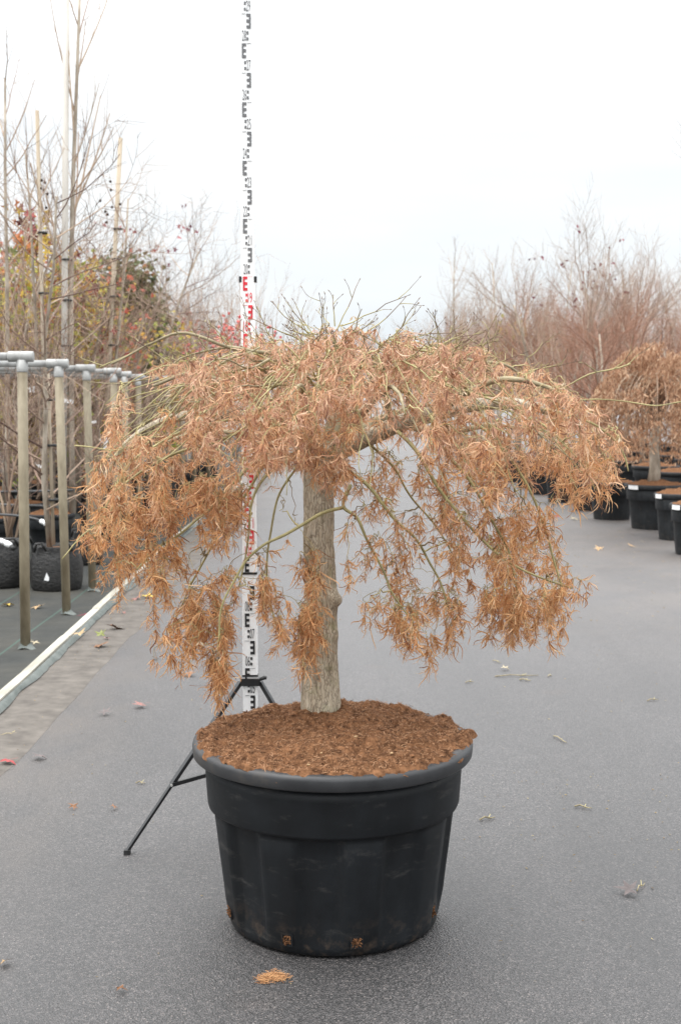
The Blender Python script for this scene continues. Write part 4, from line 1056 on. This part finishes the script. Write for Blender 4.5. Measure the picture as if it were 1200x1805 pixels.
# named trees of the photograph (x from the column where each stands, Y its depth)
t1, e1 = staked('staked_tree', (P(118, 640, 13.0).x + .03, 13.0, .42), 'pole', 0, 1.22, .5, 'tall bare tree tied to a whitish pole, rising highest on the left',
                (P(113, 900, 13.0), P(117, 0, 13.0), .033, 'pale_stake'), ties=(.33, .42, .5))
t2, e2 = staked('staked_tree', (P(88, 940, 10.45).x, 10.45, .36), 'feather', 0, .92, 2.2, 'bare feathered tree with a pale stake in the root bag', (P(95, 960, 10.4), P(84, 640, 10.4), .016, 'stake'), ties=(.25, .55, .8))
t3, e3 = staked('staked_tree', (P(84, 900, 12.9).x, 12.95, .42), 'spindly', 0, .80, 3.9, 'fruiting bare tree with the stake top at upper left, dark round fruits', (P(84, 900, 12.9), P(66, 195, 12.9), .020, 'stake'), ties=(.4, .55, .7))
t4, e4 = staked('staked_tree', (P(184, 900, 14.35).x, 14.35, .42), 'spindly', 1, .84, 1.6, 'fruiting bare tree beside the leaning stake right of the whitish pole', (P(180, 900, 14.3), P(213, 243, 14.3), .024, 'stake'), ties=(.45, .58, .68, .76))
t5, e5 = staked('staked_tree', (P(6, 900, 12.6).x, 12.6, .42), 'spindly', 0, .92, .4, 'bare tree with stout trunk at the extreme left edge', None)
for t, spots, loc in ((t3, [(74, 318), (80, 322), (72, 332), (84, 342), (78, 335), (82, 366)], 12.9), (t4, [(195, 320), (177, 354), (186, 373), (190, 378), (212, 360), (198, 365), (196, 335), (188, 392)], 14.3)):
    for px, py in spots:
        bm = bmesh.new(); bmesh.ops.create_icosphere(bm, subdivisions=2, radius=.019)
        for vv in bm.verts: vv.co *= 1 + .12 * noise.noise(vv.co * 200)
        me = bpy.data.meshes.new('fruit'); bm.to_mesh(me); bm.free(); me.materials.append(M['fruit'])
        Wm = Matrix.LocRotScale(t.location, t.rotation_euler, t.scale).inverted()
        c0 = Wm @ P(px, py, loc); o = link('fruit', me, t, None, c0)
        mb = MB(); mb.tube([c0, c0 + Vector((rnd.gauss(0, .02), rnd.gauss(0, .02), .10))], .0022, 4); mb.build('stalk', M['dark_twig'], t)
# generic tangle of the left bed
k = 0
lw = {'feather': 'bushy feathered bare tree', 'shrub': 'many-stemmed bare shrub', 'spindly': 'slender upright bare tree', 'whip': 'whippy pale bare shrub'}
cnt = {}
for j, xr in enumerate((-2.75, -3.5, -4.35, -5.25, -6.3, -7.6)):
    for i in range(9):
        y = 14.6 + i * 1.7 + j * .35
        if -xr / y > .30: continue
        kd_ = ['feather', 'shrub', 'feather', 'spindly', 'feather'][(i * 2 + j) % 5]
        if kd_ == 'spindly' and j < 2: kd_ = 'feather'
        sc_ = rnd.uniform(.72, .98) * {'feather': .95, 'shrub': 1.05, 'spindly': .66}[kd_]
        place_tree(kd_, rnd.randrange(3), (xr + rnd.uniform(-.12, .12), y + rnd.uniform(-.2, .2), .42), rnd.uniform(0, 6.28), sc_, '%s in left-bed column %s from the lane, %s from front' % (lw[kd_], ('one', 'two', 'three', 'four', 'five', 'six')[j], ordn[i]), 'trees in the left bed', 'bare_tree' if kd_ != 'shrub' else 'bare_shrub', 'tree' if kd_ != 'shrub' else 'shrub')
# low branching close behind the frames
for q, (px, Y, sc_, kd_) in enumerate(((20, 11.6, .78, 'shrub'), (52, 13.6, .9, 'feather'), (128, 14.9, .85, 'shrub'), (10, 14.0, .85, 'feather'), (230, 16.4, .9, 'feather'), (165, 13.4, .7, 'shrub'))):
    place_tree(kd_, q, (P(px, 900, Y).x, Y, .3), q * 1.7, sc_, '%s close behind the pipe frames, %s from the left' % (lw[kd_], ('second', 'third', 'fourth', 'first', 'sixth', 'fifth')[q]), 'trees in the left bed', 'bare_tree' if kd_ == 'feather' else 'bare_shrub', 'tree' if kd_ == 'feather' else 'shrub')
# whippy shrubs with red berries farther back
for q, (px, Y, sc_) in enumerate(((330, 22, 1.15), (375, 24, 1.25), (300, 20.5, 1.05), (415, 27, 1.35), (455, 31, 1.45), (350, 29, 1.5), (490, 36, 1.5))):
    t, e_ = place_tree('whip', q, (P(px, 800, Y).x, Y, .35), q * 2.1, sc_, '%s with red specks behind the crown, %s of seven from left' % ('pale whippy shrub', ('second', 'fourth', 'first', 'fifth', 'sixth', 'third', 'seventh')[q]), 'pale shrubs behind the crown on the left', 'bare_shrub', 'shrub')
    if q in (0, 1, 3, 5):
        mb = MB()
        for p in rnd.sample(e_, min(len(e_), 80)):
            if not 1.0 < p.z < 2.1: continue
            for u in range(3):
                c0 = p + Vector((rnd.gauss(0, .05), rnd.gauss(0, .05), rnd.gauss(0, .05))); mb.box(c0, (.018, .018, .018), Matrix.Rotation(rnd.random() * 3, 3, 'X') @ Matrix.Rotation(rnd.random() * 3, 3, 'Z'))
        mb.build('berries', M['berry'], t)['kind'] = 'stuff'
# liquidambar with coloured star leaves
def leafy_tree(px, Y, kind, i, sc_, rz, label, spots, name='sweetgum_tree'):
    t, e_ = place_tree(kind, i, (P(px, 900, Y).x, Y, .42), rz, sc_, label, 'trees in the left bed', name)
    Wm = Matrix.LocRotScale(t.location, t.rotation_euler, t.scale).inverted()
    for (x, y, sx_, sy, n, cols) in spots:
        for u in range(n):
            p = P(rnd.gauss(x, sx_), rnd.gauss(y, sy), Y + rnd.gauss(0, .25)); lp = Wm @ p
            leaf_child(t, lp, rnd.choice(cols), rnd.uniform(.8, 1.35) * (.62 if Y > 16 else 1) / sc_)
            nb = min(e_, key=lambda q: (q - lp).length)
            if (nb - lp).length > .05 and u % 2 == 0:
                mb = MB(); mb.tube([nb, nb.lerp(lp, .5) + Vector((0, 0, .04)), lp], [.004, .003, .002], 3, False); mb.build('twig', M['bare'], t)
leafy_tree(46, 13.6, 'feather', 1, 1.0, 1.0, 'sweetgum with orange, red and yellow star leaves at the left', [(48, 395, 16, 18, 24, ['red', 'pink', 'dark_red', 'orange']), (55, 425, 18, 14, 26, ['orange', 'pink', 'orange', 'yellow']), (48, 448, 18, 10, 22, ['yellow', 'yellow', 'lime', 'orange']), (35, 370, 16, 6, 4, ['yellow', 'orange']), (84, 382, 5, 6, 3, ['yellow']), (80, 540, 12, 25, 12, ['pink', 'yellow', 'orange', 'red']), (30, 520, 16, 25, 9, ['lime', 'yellow', 'orange'])])
leafy_tree(140, 14.6, 'feather', 2, .9, 2.6, 'sweetgum with crimson and yellow star leaves right of the whitish pole', [(131, 470, 6, 10, 8, ['dark_red', 'red', 'dark_red']), (160, 462, 6, 10, 8, ['yellow', 'orange', 'yellow']), (150, 512, 14, 10, 12, ['red', 'pink', 'red']), (140, 545, 12, 14, 8, ['pink', 'orange']), (165, 590, 20, 20, 10, ['orange', 'yellow', 'lime', 'red'])])
leafy_tree(262, 17.5, 'feather', 0, 1.08, 4.0, 'sweetgum with a few dark red leaves on bare outer twigs', [(235, 408, 10, 8, 4, ['red', 'dark_red']), (270, 440, 14, 6, 8, ['red', 'pink', 'orange']), (325, 405, 12, 6, 8, ['dark_red', 'red']), (326, 362, 3, 3, 2, ['dark_red']), (295, 455, 8, 8, 4, ['dark_red', 'brown']), (262, 475, 10, 10, 6, ['orange', 'brown']), (175, 382, 8, 14, 5, ['pink', 'red'])])
# evergreen and yellowing foliage in the bed
def leaf_cloud(name, loc, n, rx, ry, rz_, zc, leaf, mat, label, cat, seed, kind='shrub', sc_=1.0):
    q = random.Random(seed); t = empty(name, loc, 0, label, cat, 'leafy plants in the left bed')
    mb = MB(); mb.tube([(0, 0, 0), (.02, .02, zc * .5), (0, 0, zc)], [.035, .03, .012], 7)
    mb.build('trunk', M['pale_trunk'], t, True)
    Bm = MB(); fo_ = MB(); cs = []
    for k in range(34):
        a = q.uniform(0, 6.28); u = q.uniform(-1, 1); r = q.uniform(.45, 1) ** .5; s_ = math.sqrt(1 - u * u)
        c0 = Vector((rx * r * s_ * math.cos(a), ry * r * s_ * math.sin(a), zc + rz_ * r * u)); cs.append(c0)
        Bm.tube(spline([(0, 0, max(.1, zc - rz_ * .8 + .3 * q.random())), c0 * .5 + Vector((0, 0, zc * .5)), c0], 3), [.012 - .009 * i / 6 for i in range(7)], 4, False)
    for k in range(n):
        c0 = q.choice(cs) + Vector((q.gauss(0, rx * .2), q.gauss(0, ry * .2), q.gauss(0, rz_ * .14)))
        d = Vector((q.gauss(0, 1), q.gauss(0, 1), q.gauss(-.3, .8))).normalized() * leaf * q.uniform(.6, 1.1); s_ = d.cross(Vector((q.gauss(0, 1), q.gauss(0, 1), 1))).normalized() * leaf * .42
        up_ = d.cross(s_).normalized() * leaf * .12
        fo_.add([c0, c0 + d * .5 + s_ + up_, c0 + d, c0 + d * .5 - s_ + up_], [(0, 1, 2), (0, 2, 3)])
    Bm.build('branches', M['bare'], t); fo_.build('foliage', M[mat], t)['kind'] = 'stuff'
leaf_cloud('evergreen_tree', (P(222, 850, 18.2).x, 18.2, .4), 3000, .56, .5, 1.35, 1.9, .11, 'evergreen', 'dark evergreen with large glossy bronze-green leaves behind the pipe frames', 'tree', 5)
leaf_cloud('evergreen_tree', (P(30, 850, 17.5).x, 17.5, .4), 1900, .55, .5, 1.2, 1.8, .10, 'evergreen', 'dull green evergreen behind the coloured sweetgum leaves at left', 'tree', 6)
leaf_cloud('leafy_shrub', (P(262, 850, 20).x, 20, .3), 1900, .7, .5, 1.2, 1.7, .09, 'yellow_green', 'yellow-green leafy shrub right of the dark evergreen', 'shrub', 7)
leaf_cloud('leafy_shrub', (P(50, 850, 15.2).x, 15.2, .3), 1100, .6, .5, 1.2, 1.7, .09, 'yellow_green', 'thin yellow-leaved shrub low behind the nearest posts', 'shrub', 9)
leaf_cloud('leafy_shrub', (P(135, 850, 16.2).x, 16.2, .3), 1200, .6, .5, 1.2, 1.8, .09, 'yellow_green', 'thin yellow-leaved shrub behind the second and third posts', 'shrub', 10)
leaf_cloud('leafy_shrub', (P(92, 850, 14.3).x, 14.3, .3), 900, .6, .4, 1.2, 1.9, .085, 'yellow_green', 'lime leafy shrub between the coloured sweetgums', 'shrub', 21)
leaf_cloud('leafy_shrub', (P(165, 850, 15.3).x, 15.3, .3), 420, .6, .4, 1.0, 2.1, .085, 'red_leaves', 'red-leaved shrub in front of the dark evergreen', 'shrub', 22)
leaf_cloud('leafy_shrub', (P(40, 850, 16.5).x, 16.5, .3), 520, .7, .4, 1.0, 2.4, .09, 'red_leaves', 'orange and red leaved shrub behind the leftmost sweetgum', 'shrub', 23)
leaf_cloud('leafy_shrub', (P(225, 850, 17).x, 17, .3), 900, .6, .4, 1.1, 1.5, .085, 'yellow_green', 'yellow-green shrub low in front of the dark evergreen', 'shrub', 24)
leaf_cloud('leafy_shrub', (P(330, 850, 32).x, 32, .3), 700, 1.1, .8, 1.2, 1.6, .10, 'yellow_green', 'pale yellow-green shrub far behind the left of the crown', 'shrub', 12)
leaf_cloud('evergreen_tree', (P(915, 850, 34).x, 34, 0), 900, .9, .9, 1.3, 2.6, .12, 'yellow_green', 'olive-yellow leafy tree among the bare trees on the right', 'tree', 14)

# drip hoses with white joints
def hose(ctrl, r, label, ends=True):
    a = Vector(ctrl[0]); t = empty('drip_hose', a, 0, label, 'hose')
    pts = spline([Vector(c) - a for c in ctrl], 5); mb = MB(); mb.tube(pts, r, 7); mb.build('pipe', M['hose'], t, True)
    if ends:
        e = pts[-1]; d = (pts[-1] - pts[-3]).normalized()
        mb = MB(); mb.tube([e - d * .05, e - d * .045, e, e + d * .005], [.015, .022, .022, .014], 9); mb.build('joint', M['white'], t, True)
        mb = MB(); mb.tube([e + d * .015, e + d * .03, e + d * .075, e + d * .085], [.016, .026, .022, .010], 9); mb.build('joint', M['white'], t, True)
        mb = MB(); mb.tube([e + d * .085 + Vector((0, 0, -.01)), e + d * .12 + Vector((0, 0, -.014))], .020, 8); mb.build('plug', M['black'], t, True)
hose([P(-60, 905, 11.4), P(20, 908, 11.3), P(60, 914, 11.2), P(78, 921, 11.1)], .012, 'black hose with white joint ending by the second post')
hose([P(-60, 945, 10.1), P(-10, 950, 10.05), P(8, 956, 10.0)], .012, 'black hose with white joint over the cut root bag')
hose([P(-60, 888, 12.0), P(40, 891, 11.9), P(100, 893, 11.8)], .014, 'thick black hose crossing behind the first two posts', False)
hose([P(-60, 868, 12.6), P(60, 866, 12.5), P(130, 864, 12.4)], .012, 'upper black hose crossing behind the first two posts', False)
def tree_tag(px, py, Y, w_, h_, label):
    c0 = P(px, py, Y); mb = MB(); mb.box((0, 0, 0), (w_ / 2, .001, h_ / 2), Matrix.Rotation(rnd.uniform(-.3, .3), 3, 'Y')); 
    t = empty('plant_label', c0, rnd.uniform(-.4, .4), label, 'label'); mb.build('card', M['white'], t)
    mb = MB(); mb.tube([(-w_ / 2, 0, 0), (-w_ / 2 - .04, .01, .03), (-w_ / 2 - .05, .02, .05)], .0025, 4); mb.build('loop', M['white'], t)
for px, py, Y, w_, h_, lb in ((121, 707, 12.0, .105, .035, 'white plant label hanging right of the second post'), (57, 686, 12.2, .05, .06, 'small white plant label between the two nearest posts'), (187, 782, 13.0, .03, .12, 'white curled plant label beside the fourth post'), (165, 744, 12.6, .06, .025, 'white plant label between the third and fourth posts'), (72, 822, 12.5, .05, .03, 'low white plant label above the pots between nearest posts'), (172, 940, 12.0, .05, .04, 'white plant label on the pot right of the root bag')):
    tree_tag(px, py, Y, w_, h_, lb)

# ------------------------------------------------------------------ far end of the lane
for q, (px, Y, h, w_) in enumerate(((512, 95, 5.6, 1.5), (495, 100, 5.0, 1.3), (377, 70, 6.0, 1.3))):
    t = empty('conifer', (P(px, 760, Y).x, Y, 0), 0, ('small dark conifer far beyond the crown top, right one of the pair', 'small dark conifer far beyond the crown top, left one of the pair', 'slim conifer far behind the pale whippy shrubs')[q], 'tree')
    mb = MB(); mb.tube([(0, 0, 0), (0, 0, h)], [.12, .02], 6); mb.build('trunk', M['pale_trunk'], t)
    mb = MB()
    for k in range(900):
        z = h * (.08 + .92 * rnd.random() ** 1.2); r = w_ * .5 * (1 - z / h) * rnd.uniform(.3, 1.15) + .03; a = rnd.uniform(0, 6.28)
        c0 = Vector((r * math.cos(a), r * math.sin(a), z)); d = Vector((math.cos(a), math.sin(a), -.35)) * .22; s_ = Vector((-math.sin(a), math.cos(a), .2)) * .06
        mb.add([c0 - s_, c0 + s_, c0 + d], [(0, 1, 2)])
    mb.build('foliage', M['conifer'], t)['kind'] = 'stuff'
for q in range(20):
    px = 440 + q * 22 + rnd.uniform(-8, 8); Y = rnd.uniform(62, 110); kd_ = ['broad', 'vase', 'shrub'][q % 3]
    place_tree(kd_, q, (P(px, 760, Y).x, Y, 0), rnd.uniform(0, 6.28), rnd.uniform(.9, 1.25) * {'broad': 1.1, 'vase': 1.0, 'shrub': 1.6}[kd_], 'bare tree closing the far end of the lane, number from left %s' % ('one two three four five six seven eight nine ten eleven twelve thirteen fourteen fifteen sixteen seventeen eighteen nineteen twenty'.split()[q]), 'trees closing the far end of the lane')

# ------------------------------------------------------------------ fallen leaves and litter
def ground_leaf(px, py, col, sc_, label, z=.012, flat=.25):
    v = P(px, py, 1) - Vector((0, 0, CAMH)); tt = (z - CAMH) / v.z; p = Vector((v.x * tt, v.y * tt, z))
    o = link('fallen_leaf', star_leaf(1, int(px)).mesh('fallen_leaf', M['leaf_' + col]), None, None, p + Vector((0, 0, .008 * sc_)), (rnd.gauss(0, flat), rnd.gauss(0, flat), rnd.uniform(0, 6.28)))
    o.scale = (sc_, sc_, sc_ * 1.6); return tag(o, label, 'leaf', 'fallen leaves')
for a in [(240, 1056, 'pink', 1.0, 'pinkish-red fallen leaf lying against a yellow one by the edging'), (263, 1053, 'yellow', 1.3, 'large yellow-tan fallen leaf beside a red one by the edging'), (275, 1043, 'tan', .9, 'tan fallen leaf just above the yellow-tan one'),
          (205, 1108, 'brown', 1.3, 'curled brown fallen leaf on the dirt strip'), (178, 1119, 'lime', .8, 'pale green fallen leaf next to a curled brown one'), (176, 1139, 'brown', 1.2, 'dark brown fallen leaf lowest on the dirt strip'),
          (187, 1126, 'pink', .6, 'tiny pink fallen leaf below the pale green one'), (150, 1085, 'dark_red', .9, 'dark red fallen leaf on the grey ground fabric near the edging'), (140, 1118, 'tan', .9, 'tan fallen leaf lying on the pale timber edging'),
          (15, 1066, 'yellow', 1.0, 'yellow fallen leaf below the cut root bag'), (68, 1070, 'tan', .9, 'tan fallen leaf below the tagged root bag'), (63, 1133, 'pale', .7, 'small pale fallen leaf right of the nearest post foot'),
          (218, 1080, 'pink', .5, 'tiny pink leaf on the dirt strip above the curled brown one'), (303, 1001, 'tan', 1.0, 'tan fallen leaf far up the dirt strip'), (335, 1188, 'brown', .9, 'brown fallen leaf on asphalt left of the measuring staff'),
          (248, 1243, 'pink', .8, 'pinkish fallen leaf with a long stalk on the left asphalt'), (184, 1256, 'faded', .7, 'flat faded leaf on asphalt left of the pinkish one'), (15, 1342, 'red', .8, 'bright red fallen leaf at the left edge'),
          (70, 1333, 'faded', .7, 'pink fallen leaf right of the bright red one'), (130, 1421, 'brown', .38, 'small brown leaf scrap left of the tripod foot'), (201, 1422, 'brown', .34, 'smaller brown scrap directly above the tripod foot'), (890, 1178, 'pale', .55, 'pale dry leaf lying beside the loose twigs'),
          (1110, 1570, 'faded', .8, 'faint pinkish leaf flat on the right asphalt'), (980, 910, 'red', 1.0, 'red fallen leaf before the right row of pots'), (1012, 915, 'pale', 1.2, 'pale fallen leaves before the right row of pots'), (1055, 968, 'tan', 1.0, 'tan fallen leaf on the dusty right asphalt'), (1110, 962, 'tan', .9, 'tan leaf below the wide labelled pot'), (272, 1159, 'brown', .5, 'little brown leaf scrap under the left curtain of leaves'), (212, 1742, 'brown', .35, 'brown scrap at the lower left of the asphalt'), (10, 1695, 'tan', .4, 'tan scrap at the bottom left edge')]:
    z = .05 if a[0] in (140,) else (.028 if a[0] in (15, 68, 63, 150) and a[1] < 1200 else .012)
    ground_leaf(*a, z=z)
def ground_pt(px, py, z=0.0):
    v = P(px, py, 1) - Vector((0, 0, CAMH)); tt = (z - CAMH) / v.z; return Vector((v.x * tt, v.y * tt, z))
for k, (a, b, r, lb) in enumerate((((872, 1192), (948, 1190), .0035, 'longest loose twig lying right of the tree'), ((915, 1198), (935, 1199), .004, 'short thick twig under the longest loose one'), ((965, 1192), (972, 1190), .003, 'tiny twig at the right end of the loose pile'), ((975, 1297), (998, 1309), .003, 'single curved twig on the asphalt right of the rim'), ((845, 1445), (872, 1440), .0035, 'forked tan twig right of the pot band'),
                       ((1012, 1421), (1042, 1424), .0035, 'dark twig bundle in the middle of the right asphalt'), ((0, 1297), (32, 1291), .004, 'yellowish stick at the left edge on the dirt'), ((820, 1203), (834, 1201), .003, 'small twig left of the loose pile'), ((868, 1164), (882, 1168), .003, 'small dark twig above the pale dry leaf'), ((1140, 1235), (1160, 1232), .003, 'small twig far right on the asphalt'), ((1122, 1570), (1136, 1556), .0025, 'thin twig sticking from the faint pinkish leaf'), ((240, 1380), (256, 1380), .003, 'short yellow stick left of the tripod brace'))):
    A_, B_ = ground_pt(*a, .006), ground_pt(*b, .006); t = empty('fallen_twig', A_, 0, lb, 'twig', 'twigs on the asphalt'); d = B_ - A_
    mb = MB(); mb.tube([(0, 0, 0), d * .35 + Vector((0, .012, .004)), d * .7 + Vector((0, -.008, .002)), d], [r, r * .9, r * .8, r * .5], 5); mb.build('stick', M['limb'], t, True)
    mb = MB(); mb.tube([d * .55, d * .75 + Vector((0, .03, .004))], [r * .6, r * .35], 4); mb.build('side_twig', M['twig'], t)
# a tuft of fallen mulch before the pot
mb = MB()
c0 = ground_pt(481, 1726)
for k in range(520):
    lobe = rnd.choice(((-.022, -.006), (.004, .004), (.022, .008), (-.006, .014)))
    x, y_ = lobe[0] + rnd.gauss(0, .010), lobe[1] + rnd.gauss(0, .013); a = rnd.gauss(.25, .6); L = rnd.uniform(.003, .011)
    p = Vector((x, y_, .002 + abs(rnd.gauss(0, .003)))); d = Vector((math.cos(a), math.sin(a), rnd.gauss(0, .1))) * L; s_ = Vector((-math.sin(a), math.cos(a), .2)) * rnd.uniform(.0004, .0010)
    mb.add([p - d - s_, p - d + s_, p + d + s_, p + d - s_], [(0, 1, 2, 3)])
tag(mb.build('mulch_tuft', M['tuft'], None, loc=c0), 'orange-brown tuft of dried leaf threads on the asphalt before the pot', 'leaf litter', kind='stuff')
# crumbs, chips and threads scattered over the lane
mb = MB()
for k in range(1500):
    if rnd.random() < .45: x, y_ = rnd.uniform(-1.9, 3.6), rnd.uniform(2.4, 18)
    elif rnd.random() < .5: x, y_ = rnd.gauss(2.8, .7), rnd.uniform(8, 22)
    elif rnd.random() < .5: x, y_ = rnd.gauss(1.0, .5), rnd.gauss(4.6, .4)
    else: x, y_ = rnd.uniform(-1.75, -1.42), rnd.uniform(4, 16)
    a = rnd.uniform(0, 3.14); L = rnd.uniform(.002, .007) * (1.8 if y_ > 9 else 1); z = .014 if x < -1.4 else .003
    p = Vector((x, y_, z)); d = Vector((math.cos(a), math.sin(a), rnd.gauss(0, .2))) * L; s_ = Vector((-math.sin(a), math.cos(a), .3)) * L * rnd.uniform(.12, .5)
    mb.add([p - d, p - s_, p + d, p + s_, p + Vector((0, 0, L * .35))], [(0, 1, 4), (1, 2, 4), (2, 3, 4), (3, 0, 4)])
tag(mb.build('ground_litter', M['litter']), 'scattered crumbs and leaf scraps over the asphalt lane', 'litter', kind='stuff')
bpy.context.view_layer.update()
